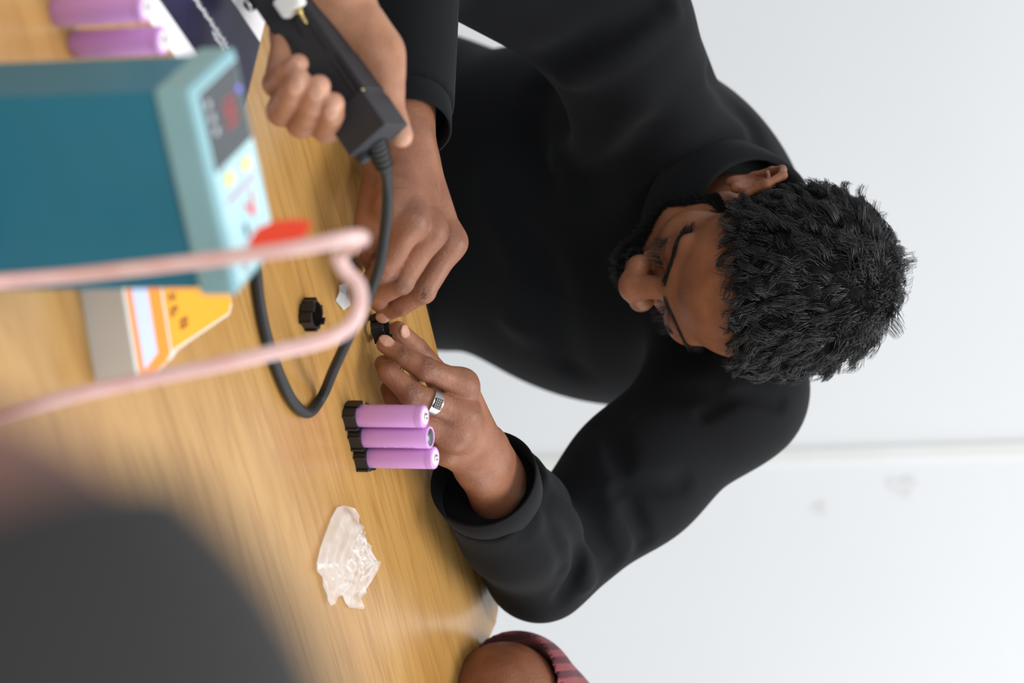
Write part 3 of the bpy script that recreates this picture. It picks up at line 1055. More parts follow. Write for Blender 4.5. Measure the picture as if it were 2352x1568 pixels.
for i, (posi, lab) in enumerate(((True, 'pink cylindrical battery cell in the holder, the one nearest the ringed finger'),
                                 (False, 'pink battery cell between two others, its flat grey end up'),
                                 (True, 'pink battery cell at the outer end of the holder, button end up'))):
    q = c1 + cdir * PITCHC * i
    cc = cell((q[0], q[1], TAB + h0), 0.4 * i, posi, lab, 'cells in the black holder')
    CELLS.append(q)
    if i == 1:
        # the row of small printed characters down the side of the wrap
        vs, fs = [], []
        z = 0.014
        a0 = math.radians(-24) - 0.4
        while z < 0.052:
            wd = random.uniform(0.0012, 0.0022)
            for seg in range(random.choice((2, 3))):
                a1 = a0 + random.uniform(0, 0.10); zz = z + seg * wd / 3
                b = len(vs)
                for (aa, z_) in ((a1, zz), (a1 + random.uniform(.06, .2), zz), (a1 + .15, zz + .0005), (a1, zz + .0005)):
                    vs.append(((CELL_R + 0.00006) * math.cos(aa), (CELL_R + 0.00006) * math.sin(aa), z_))
                fs.append((b, b + 1, b + 2, b + 3))
            z += wd + random.choice((0.0006, 0.0006, 0.0018))
        pr = part('print', new_mesh('print', vs, fs, False), M['print_dark'], cc, 'small dark printed code'); pr['kind'] = 'stuff'
for (px, py, lab) in ((338, 17, 'pink battery cell standing at the very corner of the picture beside the teal box'),
                      (378, 92, 'pink battery cell standing half hidden behind the teal box')):
    q = T(px, py, .065)
    cell((q[0], q[1], TAB), 1.0, True, lab, 'loose cells beside the teal box')

# ------------------------------------------------------------------ black cell holders
def oct_pts(s, ch, n=40):
    """square of half side s with cut corners, resampled to n points that match a circle"""
    out = []
    for i in range(n):
        a = 2 * math.pi * (i + 0.5) / n
        c_, s_ = math.cos(a), math.sin(a)
        r = s / max(abs(c_), abs(s_))
        r = min(r, (2 * s - ch) / (abs(c_) + abs(s_)))
        out.append((r * c_, r * s_))
    return out
def circ(r, n=40):
    return [(r * math.cos(2 * math.pi * (i + 0.5) / n), r * math.sin(2 * math.pi * (i + 0.5) / n)) for i in range(n)]
HH = 0.0105
ring_wall = extrude_poly(oct_pts(0.0102, 0.0034), 0.0, HH, hole=circ(0.0094), name='ring')
ring_floor = extrude_poly(oct_pts(0.0100, 0.0034), 0.0, 0.0020, hole=circ(0.0058), name='floor_web')
rib_me = box_mesh((0.0022, 0.0016, HH), 0.0003, 1, center=(0, 0, HH / 2), name='rib')
tab_me = box_mesh((0.0020, 0.0060, HH + 0.0024), 0.0004, 1, center=(0, 0, (HH + 0.0024) / 2), name='tab')
def holder(loc, rot, n, label, cat='cell holder', group=None):
    h = root('cell_holder', loc, label, cat, group, rot)
    for i in range(n):
        m = Matrix.Translation((PITCHC * i, 0, 0))
        part('ring', ring_wall, M['black_plastic'], h, local=m)
        part('floor_web', ring_floor, M['black_plastic'], h, local=m)
        for s in (-1, 1):
            for x in (-0.0062, 0.0062):
                part('rib', rib_me, M['black_plastic'], h, local=Matrix.Translation((PITCHC * i + x, s * 0.0106, 0)))
    for x in (-0.0108, PITCHC * (n - 1) + 0.0108):
        part('tab', tab_me, M['black_plastic'], h, local=Matrix.Translation((x, 0, 0)))
    return h
holder((CELLS[0][0], CELLS[0][1], TAB), rotz(cang), 3, 'black plastic holder strip carrying three pink cells', group='black plastic cell holders')
q = T(716, 722, .006)
holder((q[0], q[1], TAB), rotz(cang + 0.5), 1, 'empty black single-cell ring lying alone inside the cable loop', group='black plastic cell holders')
q = T(887, 755, .014)
holder((q[0], q[1] - 0.002, TAB + 0.004), rotz(cang + 0.12) @ Matrix.Rotation(math.radians(-12), 3, 'X'), 1,
       "black cell ring pinched between the man's fingertips", group='black plastic cell holders')

# ------------------------------------------------------------------ finger ring
d_ = unit(L_mid[1] - L_mid[0])
rc0 = L_mid[0] + (L_mid[1] - L_mid[0]) * 0.62
zz_ = d_; upn = unit(V(0.12, -0.62, 0.75) - zz_ * V(0.12, -0.62, 0.75).dot(zz_)); sdn = np.cross(zz_, upn)
RM = Matrix(((sdn[0], upn[0], zz_[0]), (sdn[1], upn[1], zz_[1]), (sdn[2], upn[2], zz_[2])))
ringo = bpy.data.objects.new('finger_ring', None); COL.objects.link(ringo)
ringo.parent = man
ringo.matrix_parent_inverse = man.matrix_world.inverted()
ringo.matrix_basis = Matrix.Translation(Vector(rc0)) @ RM.to_4x4()
ringo['label'] = 'broad silver signet ring'
vs, fs = [], []
n = 40
for i in range(n):
    a = 2 * math.pi * i / n
    hw_ = 0.0022 + 0.0028 * max(0, math.sin(a)) ** 2
    ro = 0.0116 + 0.0009 * max(0, math.sin(a)) ** 3
    for r, z in ((0.0104, -hw_), (ro, -hw_), (ro, hw_), (0.0104, hw_)):
        vs.append((r * math.cos(a), r * math.sin(a), z))
for i in range(n):
    j = (i + 1) % n
    for k in range(4):
        l = (k + 1) % 4
        fs.append((i * 4 + k, j * 4 + k, j * 4 + l, i * 4 + l))
part('ring_band', new_mesh('ring_band', vs, fs, False), M['silver'], ringo)
part('ring_plate', box_mesh((0.0088, 0.0012, 0.0076), 0.0004, 1, center=(0, 0.0124, 0)), M['silver_dark'], ringo)
stud = lathe([(0.0007, 0), (0.0006, 0.0004), (0.0, 0.0006)], 8, 'stud')
for i in range(4):
    for j in range(4):
        part('stud', stud, M['nickel'], ringo, local=Matrix.Translation(((i - 1.5) * 0.0020, 0.0130, (j - 1.5) * 0.0018)) @ Matrix.Rotation(-math.pi / 2, 4, 'X'))

# ------------------------------------------------------------------ teal spot welder
ps = math.radians(27.5)
ex = V(math.cos(ps), math.sin(ps), 0); ey = V(-math.sin(ps), math.cos(ps), 0)
WW, WD, WB, WT = 0.1305, 0.066, 0.147, 0.171
K = T(435, 203, WT)
wl = root('spot_welder', (K[0], K[1], TAB), 'teal metal spot welder box with pale panel on top, in the foreground', 'welder', rot=rotz(ps))
part('body', box_mesh((WW - 0.006, WD - 0.006, WB), 0.003, 2, center=(WW / 2, WD / 2, WB / 2)), M['teal'], wl, 'teal enamelled metal case')
bez = part('bezel', box_mesh((WW, WD, WT - WB), 0.0035, 3, center=(WW / 2, WD / 2, (WT + WB) / 2)), M['pale_teal'], wl, 'pale teal plastic front frame')
pz = WT + 0.0004
part('panel', box_mesh((WW - 0.010, WD - 0.010, 0.0012), 0.0004, 1, center=(WW / 2, WD / 2, pz)), M['panel_cyan'], bez, 'pale cyan printed panel')
pz += 0.0008
def flat(name, mtl, x, y, sx, sy, par=bez, rnd=0.0, label=None, z=None, th=0.0006):
    me_ = extrude_poly(round_rect(sx, sy, max(rnd, 0.0002), 6), 0, th, name=name)
    return part(name, me_, mtl, par, label, Matrix.Translation((x, y, pz if z is None else z)))
flat('display', M['screen'], 0.031, WD / 2, 0.048, WD - 0.014, label='dark smoked display window')
for i, ch in enumerate('88'):
    pass
def seg_digit(x, y, s, mtl, par, pattern, z):
    """seven strokes of a digit"""
    w_, h_ = s * 0.5, s
    segs = {'a': (0, h_ / 2, w_, s * .12), 'g': (0, 0, w_, s * .12), 'd': (0, -h_ / 2, w_, s * .12),
            'f': (-w_ / 2, h_ / 4, s * .12, h_ / 2), 'b': (w_ / 2, h_ / 4, s * .12, h_ / 2),
            'e': (-w_ / 2, -h_ / 4, s * .12, h_ / 2), 'c': (w_ / 2, -h_ / 4, s * .12, h_ / 2)}
    for c_ in pattern:
        sx = segs[c_]
        flat('digit_stroke', mtl, x + sx[0], y + sx[1], sx[2], sx[3], par, z=z, th=0.0003)
seg_digit(0.026, 0.039, 0.013, M['led_red'], bez, 'abcdefg', pz + 0.0006)
seg_digit(0.035, 0.039, 0.013, M['led_red'], bez, 'abcdefg', pz + 0.0006)
for x, y in ((0.0155, 0.0135), (0.0245, 0.0150), (0.033, 0.0165)):
    flat('indicator', M['silver_print'], x, y, 0.0048, 0.0048, rnd=0.0023, z=pz + 0.0006, th=0.0006, label='round pale indicator')
flat('indicator', M['led_violet'], 0.0225, 0.0545, 0.0042, 0.0042, rnd=0.002, z=pz + 0.0006, th=0.0006, label='glowing violet indicator')
flat('button', M['yellow'], 0.0645, 0.020, 0.0085, 0.012, rnd=0.004, th=0.0014, label='yellow push button')
flat('button', M['yellow'], 0.0655, 0.044, 0.0085, 0.012, rnd=0.004, th=0.0014, label='yellow push button')
flat('print_line', M['mauve_print'], 0.0765, WD / 2, 0.0026, 0.040)
v_ = new_mesh('print_arch', [(-.008, -.006, 0), (-.0045, -.006, 0), (0, .002, 0), (.0045, -.006, 0), (.008, -.006, 0), (.002, .008, 0), (-.002, .008, 0)],
              [(0, 1, 2, 6), (2, 3, 4, 5), (2, 5, 6)], False)
part('print_arch', v_, M['red_print'], bez, 'red printed arch mark', Matrix.Translation((0.090, 0.040, pz + 0.0003)) @ Matrix.Rotation(-1.3, 4, 'Z'))
flat('print_bar', M['print_dark'], 0.1005, 0.028, 0.0080, 0.0030)
for y in (0.016, 0.052):
    part('screw', lathe([(0.0028, 0), (0.0026, 0.0008), (0.0, 0.0010)], 12, 'screw'), M['silver'], bez,
         local=Matrix.Translation((WW - 0.011, y, pz)))

# ------------------------------------------------------------------ hose loop in front of the welder
pe = K + ex * 0.112; pe = V(pe[0], pe[1], TAB + 0.008)
P1 = [pe + ey * 0.006, D(-230, 655, 1.45), D(-110, 654, 1.485), D(0, 645, 1.50), D(160, 632, 1.50), D(300, 617, 1.49), D(450, 600, 1.48), D(600, 580, 1.47), D(720, 562, 1.47),
      D(800, 546, 1.475), D(832, 546, 1.50), D(815, 560, 1.53), D(778, 585, 1.55), D(790, 618, 1.555), D(822, 655, 1.555), D(826, 705, 1.55),
      D(800, 752, 1.545), D(740, 782, 1.54), D(640, 806, 1.535), D(500, 838, 1.53), D(350, 868, 1.53), D(200, 900, 1.53), D(60, 935, 1.535), D(-60, 965, 1.54),
      T(-330, 1010, .006)]
hz = spline(P1, 10)
hose = put('welding_hose', tube(hz, 0.0046, 14), M['pink_tube'], label='loop of pinkish hose-sleeved welding lead standing in front of the teal box', cat='cable')
tg = [D(566, 562, 1.470), D(590, 524, 1.470), D(628, 507, 1.470), D(690, 503, 1.470), D(716, 510, 1.470), D(706, 540, 1.470), D(650, 562, 1.470), D(600, 568, 1.470)]
ctr = np.mean(tg, 0); vd = unit(CAM - ctr)
nn = len(tg)
vs = [p + vd * 0.0025 for p in tg] + [p - vd * 0.0025 for p in tg]
fs = [tuple(range(nn)), tuple(range(nn, 2 * nn))[::-1]] + [(i, nn + i, nn + (i + 1) % nn, (i + 1) % nn) for i in range(nn)]
put('lug_sleeve', new_mesh('lug_sleeve', vs, fs, False), M['red_tag'], hose, label='bright red plastic sleeve on the lead')

# ------------------------------------------------------------------ battery tester
tb = T(222, 886, 0); tdir = unit(V(0.061, 0.021, 0)); ta = math.atan2(tdir[1], tdir[0])
tn = V(-tdir[1], tdir[0], 0)
TWd, TDp, THt = 0.085, 0.150, 0.031
tt = root('battery_tester', (tb[0], tb[1], TAB), 'white handheld battery tester with an orange face, behind the teal box', 'tester', rot=rotz(ta))
ol = [(-TWd, 0), (-0.003, 0), (0, 0.003), (0.0, 0.040), (-0.003, 0.050), (-0.004, 0.060), (-0.001, TDp - 0.006), (-0.006, TDp), (-TWd, TDp)]
part('casing', extrude_poly(ol, 0, THt, 0.0015), M['casing_white'], tt, 'off-white plastic casing')
def inset(pts, y0, y1, d):
    return pts
f1 = [(-TWd + .003, 0.0035), (-0.004, 0.0035), (-0.0022, 0.006), (-0.0022, 0.040), (-0.006, 0.0485), (-TWd + .003, 0.0485)]
f2 = [(-TWd + .003, 0.0525), (-0.0065, 0.0525), (-0.0065, 0.062), (-0.0035, TDp - 0.009), (-0.009, TDp - 0.003), (-TWd + .003, TDp - 0.003)]
part('face', extrude_poly(f1, THt, THt + 0.0006), M['orange'], tt, 'orange face around the display')
part('face', extrude_poly(f2, THt, THt + 0.0006), M['amber'], tt, 'amber keypad face')
part('lcd', extrude_poly([(-TWd + .012, 0.009), (-0.008, 0.009), (-0.0125, 0.030), (-TWd + .012, 0.030)], THt + 0.0006, THt + 0.0010), M['lcd'], tt, 'pale lit display')
def tmark(x, y, pat, s=0.011):
    w_, h_ = s * .5, s
    segs = {'a': (0, h_ / 2, w_, s * .17), 'g': (0, 0, w_, s * .17), 'd': (0, -h_ / 2, w_, s * .17), 'f': (-w_ / 2, h_ / 4, s * .17, h_ / 2),
            'b': (w_ / 2, h_ / 4, s * .17, h_ / 2), 'e': (-w_ / 2, -h_ / 4, s * .17, h_ / 2), 'c': (w_ / 2, -h_ / 4, s * .17, h_ / 2)}
    vs, fs = [], []
    for c_ in pat:
        cx, cy, sx, sy = segs[c_]
        b = len(vs)
        vs += [(x + cx - sx / 2, y + cy - sy / 2, 0), (x + cx + sx / 2, y + cy - sy / 2, 0), (x + cx + sx / 2, y + cy + sy / 2, 0), (x + cx - sx / 2, y + cy + sy / 2, 0)]
        fs.append((b, b + 1, b + 2, b + 3))
    part('printed_mark', new_mesh('printed_mark', vs, fs, False), M['lcd_dark'], tt, local=Matrix.Translation((0, 0, THt + 0.0009)))
tmark(-0.041, 0.062, 'abged', 0.009); tmark(-0.052, 0.074, 'abcdfg', 0.010); tmark(-0.019, 0.073, 'abcdefg', 0.010); tmark(-0.031, 0.062, 'acdefg', 0.009)

# ------------------------------------------------------------------ leaflet
e2 = unit(V(0.47, 0.88, 0)); e1 = V(e2[1], -e2[0], 0)
lo_ = T(594, 98)
lf = root('leaflet', (lo_[0], lo_[1], TAB), 'navy and white printed leaflet lying under the hand with the black tool', 'leaflet',
          rot=Matrix(((e1[0], e2[0], 0), (e1[1], e2[1], 0), (0, 0, 1))))
part('sheet', box_mesh((0.168, 0.297, 0.0012), center=(0.002, -0.1485, 0.0006)), M['paper'], lf)
part('printed_band', box_mesh((0.066, 0.297, 0.0002), center=(0.033, -0.1485, 0.0013)), M['navy_print'], lf, 'navy printed band')
def script_row(x, y0, y1, nm):
    """a line of looping white lettering"""
    pts = []
    y = y0
    k = 0
    while y > y1:
        for a in np.linspace(0, 2 * math.pi, 10, endpoint=False):
            pts.append((x + 0.0016 * math.sin(a) * (1.0 + 0.5 * math.sin(k * 2.1)), y - 0.0040 * a / (2 * math.pi) + 0.0010 * math.cos(a), 0.0016))
        y -= 0.0040; k += 1
    part(nm, tube(pts, 0.00062, 6), M['paper'], lf, 'white script lettering')
script_row(0.0335, -0.045, -0.115, 'lettering')
script_row(0.0385, -0.047, -0.070, 'lettering')

# ------------------------------------------------------------------ black cable
cb_ = [D(868, 335, 1.872), D(884, 385, 1.88), D(890, 440, 1.895), D(884, 530, 1.91), D(862, 640, 1.93), D(812, 750, 1.97), D(768, 845, 2.01), T(740, 910, .0060),
       T(708, 948, .005), T(672, 920, .005), T(638, 850, .005), T(612, 770, .005), T(596, 690, .005), T(588, 620, .005), T(580, 540, .005), V(-.13, 1.71, TAB + .005), V(-.165, 1.62, TAB + .005), V(-.168, 1.52, TAB + .006), K + ex * 0.030 + ey * (WD + 0.03) + V(0, 0, TAB + .014 - K[2]),
       K + ex * 0.032 + ey * (WD - 0.006) + V(0, 0, TAB + .022 - K[2])]
cable = put('power_cable', tube(spline(cb_, 10), 0.0042, 14), M['rubber'], label='thick black cable looping from the handheld tool across the table', cat='cable')
bt = spline([D(858, 318, 1.866), D(872, 352, 1.873), D(886, 392, 1.882)], 6)
put('strain_relief', tube(bt, np.linspace(0.0095, 0.0052, len(bt)), 16), M['rubber'], cable, label='tapered ribbed rubber boot')
for i in range(2, len(bt) - 1, 2):
    t_ = unit(bt[i + 1] - bt[i])
    put('boot_rib', tube([bt[i] - t_ * .0006, bt[i] + t_ * .0006], np.interp(i, [0, len(bt)], [0.0102, 0.0060]), 16), M['rubber'], cable)

# ------------------------------------------------------------------ black handheld tool
cx_ = V(0, sp, cp); cy_ = V(1, 0, 0); ct_ = V(0, -cp, sp)      # picture right, picture down, towards the camera
g1 = unit((0.565 * cx_ + 0.825 * cy_) * math.cos(.22) + ct_ * math.sin(.22))
g2 = (0.825 * cx_ - 0.565 * cy_) * math.cos(.42) + ct_ * math.sin(.42)
g2 = unit(g2 - g1 * g2.dot(g1)); g3 = np.cross(g1, g2)
if g3.dot(ct_) < 0:
    g3 = -g3; g2 = g2
to = D(785, 190, 1.872)
tool = root('spot_welding_pen', to, 'black printed handheld welding tool gripped at the top of the picture', 'tool',
            rot=Matrix(((g1[0], g2[0], g3[0]), (g1[1], g2[1], g3[1]), (g1[2], g2[2], g3[2]))))
part('grip', box_mesh((0.150, 0.036, 0.026), 0.0022, 2, center=(-0.050, 0.0, 0)), M['black_print'], tool, 'black printed grip body')
part('rail', box_mesh((0.034, 0.005, 0.030), 0.0008, 1, center=(0.004, 0.0165, 0.0)), M['black_print'], tool)
part('rail', box_mesh((0.036, 0.002, 0.0016), 0.0004, 1, center=(0.004, 0.0100, 0.0133)), M['silver_dark'], tool, 'thin lighter edge strip')
part('end_box', box_mesh((0.032, 0.037, 0.034), 0.0008, 1, center=(0.036, -0.001, 0.001)), M['black_print'], tool, 'square black end box')
part('lug', box_mesh((0.011, 0.007, 0.010), 0.002, 2, center=(0.053, -0.0175, 0.004)), M['black_print'], tool)
for x, y, l in ((-0.034, -0.0085, 0.028), (-0.033, 0.0105, 0.024), (-0.049, 0.0015, 0.016)):
    part('slot', box_mesh((l, 0.0022, 0.0008), 0.0003, 1, center=(x, y, 0.0131)), M['rubber'], tool, 'narrow vent slot')
part('switch', box_mesh((0.004, 0.003, 0.0014), 0.0004, 1, center=(0.0165, -0.002, 0.0133)), mat('blue_led', (60, 90, 170), 0.3), tool, 'tiny blue lamp')
part('screw', lathe([(0.0017, 0), (0.0016, 0.001), (0, 0.0012)], 12), M['brass'], tool, 'brass screw head', Matrix.Translation((0.0205, 0.0165, 0.0152)))
nb = part('nozzle', box_mesh((0.016, 0.020, 0.012), 0.003, 2, center=(-0.064, 0.010, 0.019)), M['white_nylon'], tool, 'white nylon nozzle block')
pin = lathe([(0.0026, 0), (0.0026, 0.006), (0.0014, 0.007), (0.0012, 0.014), (0.0004, 0.016), (0, 0.016)], 14, 'pin')
part('pin', pin, M['brass'], nb, 'shiny metal pin', Matrix.Translation((-0.058, 0.013, 0.019)) @ Matrix.Rotation(math.radians(78), 4, 'Y'))
part('knob', lathe([(0.0055, 0), (0.0055, 0.004), (0.0040, 0.006), (0, 0.006)], 18, 'knob'), M['silver'], tool, 'small metal knob',
     Matrix.Translation((-0.090, -0.0195, 0.006)) @ Matrix.Rotation(math.radians(90), 4, 'X'))

# ------------------------------------------------------------------ crumpled clear film
out = [(480, 165), (560, 165), (640, 200), (700, 290), (685, 425), (775, 490), (770, 590), (850, 660), (840, 740), (940, 850), (985, 860), (940, 990),
       (850, 1120), (720, 1320), (740, 1450), (590, 1430), (555, 1360), (495, 1270), (480, 1170), (420, 1320), (350, 1410), (315, 1340), (300, 1280), (245, 1150),
       (240, 1050), (170, 980), (170, 880), (230, 700), (290, 500), (360, 320), (430, 190)]
fo = np.array([T(690 + x / 5.405, 1130 + y / 5.405, 0.0015) for x, y in out])
fc = fo.mean(0)
nr_ = 26
vs, fs = [fc + V(0, 0, .012)], []
no = len(fo)
fa = rng.uniform(0, 6.28, 6); dirn = unit(fo[14] - fo[0])
perp = V(-dirn[1], dirn[0], 0)
for k in range(1, nr_ + 1):
    t = k / nr_
    for i in range(no):
        p = fc + (fo[i] - fc) * t
        s_ = (p - fc).dot(perp); l_ = (p - fc).dot(dirn)
        h_ = 0.0095 * (1 - t ** 2.2) + 0.0042 * abs(math.sin(s_ * 330 + 1.6 * math.sin(l_ * 90 + fa[0]) + fa[1])) * (1 - 0.5 * t) \
            + 0.0022 * math.sin(s_ * 720 + l_ * 210 + fa[2]) * (1 - 0.4 * t) + 0.0015 * abs(math.sin(l_ * 400 + s_ * 160))
        vs.append(V(p[0], p[1], TAB + 0.0006 + max(h_, 0)))
for i in range(no):
    fs.append((0, 1 + i, 1 + (i + 1) % no))
for k in range(nr_ - 1):
    for i in range(no):
        j = (i + 1) % no
        fs.append((1 + k * no + i, 1 + (k + 1) * no + i, 1 + (k + 1) * no + j, 1 + k * no + j))
film = put('plastic_wrap', new_mesh('plastic_wrap', vs, fs), M['clear_film'], label='crumpled clear plastic wrapper lying on the bare wood', cat='wrapper')

def sheet(name, pix, h, mtl, label, cat, curl=0.003):
    P = [T(x, y, 0.001) for x, y in pix]
    c = np.mean(P, 0); n = len(P)
    vs = [V(c[0], c[1], TAB + 0.0008 + curl)] + [V(p[0], p[1], TAB + 0.0008 + curl * (0.5 + 0.5 * math.sin(2.3 * i))) for i, p in enumerate(P)]
    vs += [v - V(0, 0, 0.0006) for v in vs]
    fs = [(0, 1 + i, 1 + (i + 1) % n) for i in range(n)] + [(n + 1, n + 2 + (i + 1) % n, n + 2 + i) for i in range(n)] + \
         [(1 + i, n + 2 + i, n + 2 + (i + 1) % n, 1 + (i + 1) % n) for i in range(n)]
    return put(name, new_mesh(name, vs, fs, False), mtl, label=label, cat=cat)
sheet('plastic_scrap', [(793, 585), (803, 580), (812, 590), (812, 612), (803, 612), (796, 600)], 0, M['clear_chip'],
      "small glinting clear plastic scrap beside the man's right hand", 'plastic scrap')
sheet('plastic_scrap', [(777, 655), (792, 648), (802, 665), (800, 700), (786, 712), (772, 690), (774, 670)], 0, M['clear_chip'],
      'larger curved clear plastic scrap behind the hose loop', 'plastic scrap')
sheet('plastic_scrap', [(841, 924), (851, 929), (848, 932), (840, 931)], 0, M['dark_clear'],
      'tiny dark grey scrap beside the first pink cell', 'plastic scrap', 0.001)

def bust(par, nh, fwd, upv, skin, hairm, shirtm, cut, down=0.40, arms=(-1, 1), extra=(), shirt_extra=(), h=0.004, body_extra=None, tints=()):
    """head, neck, shoulders and trunk of a person; body, hair and shirt become children of par"""
    nf = unit(fwd); nu = unit(np.asarray(upv, float) - nf * np.dot(upv, nf)); NR = np.stack([np.cross(nf, nu), nf, nu], 1)
    def nw(x, y, z):
        return nh + NR @ (V(x, y, z) * 0.001)
    sdv = unit(V(NR[0, 0], NR[1, 0], 0))
    bp = [ell(nw(0, -8, 22), V(72, 92, 78) * .001, NR, 0.01), ell(nw(0, 46, -28), V(54, 44, 64) * .001, NR, 0.02),
          cone(nw(0, 96, 2), nw(0, 112, -34), .008, .011, 0.008), ell(nw(0, 76, -88), V(22, 18, 16) * .001, NR, 0.012),
          ell(nw(0, 92, -64), V(22, 9, 9) * .001, NR, 0.006), cone(nw(0, -20, -50), nw(0, -60, -170), .055, .062, 0.02)]
    for s in (-1, 1):
        bp += [ell(nw(s * 80, -4, -6), V(6, 17, 30) * .001, NR, 0.004), ell(nw(s * 40, 58, -22), V(22, 24, 18) * .001, NR, 0.012),
               cone(nw(s * 9, 90, 11), nw(s * 44, 79, 17), .009, .008, 0.01), ell(nw(s * 31, 100, -4), V(16, 12, 11) * .001, NR, 0.006, '-'),
               ell(nw(s * 31, 80, -4), V(15, 13, 12) * .001, NR, 0.003)]
    sh_ = nw(0, -75, -190)
    RT = np.stack([sdv, np.cross(V(0, 0, 1), sdv), V(0, 0, 1)], 1)
    bp += [ell(sh_ + V(0, 0, -down * .75), (0.15, 0.10, down * .7), RT, 0.05), cone(sh_ - sdv * .17 + V(0, 0, -.06), sh_ + sdv * .17 + V(0, 0, -.06), .042, .042, 0.05)]
    bv_, bf_ = sdf_mesh(bp, h)
    parts_ = [(bv_, bf_)] + ([body_extra] if body_extra else [])
    bv_, bf_ = join(parts_)
    m_ = new_mesh('body', bv_, bf_)
    c_ = skin_colour(bv_, skin, list(tints))
    paint(m_, c_)
    ob = put('body', m_, M['skin'], par)
    hp_ = [ell(nw(0, -14, 34), V(79, 96, 80) * .001, NR, 0.01), half(nw(*cut[0]), NR @ V(*cut[1]), nh - .2, nh + .2),
           half(nw(0, 0, -48), NR @ V(0, 0.2, -1.0), nh - .2, nh + .2)]
    for s in (-1, 1):
        hp_.append(ell(nw(s * 86, 6, -16), V(16, 30, 30) * .001, NR, 0.003, '-'))
    v_, f_ = sdf_mesh(hp_, h)
    put('hair', new_mesh('hair', v_, f_), hairm, par, label='short dark hair')
    tp_ = [ell(sh_ + V(0, 0, -down * .75), (0.17, 0.12, down * .75), RT, 0.05),
           cone(sh_ - sdv * .17 + V(0, 0, -.06), sh_ + sdv * .17 + V(0, 0, -.06), .056, .056, 0.05), cone(nw(0, -60, -165), nw(0, -75, -200), .064, .09, 0.02)]
    for s in arms:
        tp_ += chain([sh_ + sdv * s * .18 + V(0, 0, -.06), sh_ + sdv * s * .23 + V(0, 0, -.34)], [0.056, 0.046], 0.03)
    v_, f_ = sdf_mesh(tp_ + list(shirt_extra), 0.006)
    put('shirt', new_mesh('shirt', v_, f_), shirtm, par)
    return ob


# ================================================================== the hand with the black tool
def DP(*a):
    return [D(*q) for q in a]
p_pin = DP((662, 66, 1.893), (634, 192, 1.868), (658, 168, 1.845), (685, 147, 1.836))
p_rng = DP((690, 110, 1.898), (647, 255, 1.868), (668, 218, 1.842), (688, 184, 1.832))
p_mid = DP((740, 150, 1.900), (692, 282, 1.868), (714, 240, 1.842), (733, 198, 1.832))
p_idx = DP((790, 185, 1.898), (750, 294, 1.868), (760, 262, 1.846), (765, 238, 1.838))
p_thb = DP((838, 95, 1.893), (884, 172, 1.885), (893, 240, 1.885), (922, 312, 1.880))
SK2 = (174, 125, 97)
hh, hwp, hsp, hnl_ = [], [], [], []
toward = unit(CAM - p_idx[0])
for J, sc in ((p_pin, 0.95), (p_rng, 1.06), (p_mid, 1.06), (p_idx, 1.06)):
    p_, w_, s_, n_ = finger(J, [0.0105 * sc, 0.0098 * sc, 0.0090 * sc, 0.0078 * sc], toward, wr=False)
    hh += p_; hnl_.append(n_)
    hsp += [(J[1], 0.014, (140, 96, 74), 0.35), (J[3] + toward * 0.007, 0.010, (220, 172, 148), 0.7)]
p_, w_, s_, n_ = finger(p_thb, [0.0165, 0.0125, 0.0110, 0.0085], V(0.2, 0.1, 1), wr=False)
hh += p_[:-1]
hsp.append((p_thb[3] + toward * 0.006, 0.012, (222, 176, 152), 0.6))
wr2 = D(762, -40, 1.902)
for J, r0 in ((p_pin, 0.0115), (p_rng, 0.0125), (p_mid, 0.0125), (p_idx, 0.0125)):
    hh.append(cone(wr2 + (J[0] - wr2) * 0.12, J[0], 0.019, r0, 0.012))
hh.append(cone(D(778, -20, 1.900), D(866, 120, 1.893), 0.021, 0.0175, 0.014))
hh.append(cone(D(866, 120, 1.893), D(880, 200, 1.887), 0.0155, 0.0125, 0.010))
hh.append(cone(D(800, 170, 1.900), D(866, 130, 1.895), 0.013, 0.015, 0.012))
el2 = D(770, -860, 1.98)
f2x = unit(el2 - wr2); s2x = unit(np.cross(f2x, V(0, 1, 0.3)))
for s in (-1, 1):
    hh.append(cone(wr2 + s2x * s * 0.008, el2, 0.0215, 0.040, 0.012))
hv, hf = sdf_mesh(hh, 0.0014)
holdp = root('person', (float(el2[0]), float(el2[1]), 0), 'person mostly out of view, hand gripping the black tool, denim sleeve', 'person')
ph = V(el2[0] - 0.42, el2[1] + 0.02, TAB + 0.52)
psh = ph + V(0.02, 0, -0.27)
ob2 = bust(holdp, ph, V(1.0, 0.1, -0.25), V(0.25, 0, 1), SK2, mat('brown_black_hair', (22, 19, 18), 0.6), M['denim'], ((0, 46, 42), (0, 0.9, -0.43)),
           arms=(1,), shirt_extra=chain([psh + V(.02, -.15, -.04), el2 - f2x * 0.02 + V(0, 0, 0)], [0.060, 0.053], 0.03), body_extra=(hv, hf), tints=hsp)
cA = ob2.data.color_attributes['tint']
buf = np.zeros(len(ob2.data.vertices) * 4, np.float32); cA.data.foreach_get('color', buf); buf = buf.reshape(-1, 4)
buf[-len(hv):, :3] = nails_colour(hv, buf[-len(hv):, :3].copy(), hnl_); cA.data.foreach_set('color', buf.ravel())
sl0 = wr2 + f2x * 0.022
sp_ = chain([sl0 + V(0, 0, .004), el2], [0.036, 0.052], 0.01)
sp_.append(half(sl0 + f2x * 0.004, -f2x, sl0 - 0.06, sl0 + 0.06))
slv, slf = sdf_mesh(sp_, 0.003)
dn = put('sleeve', new_mesh('sleeve', slv, slf), M['denim'], holdp, label='faded blue denim sleeve')

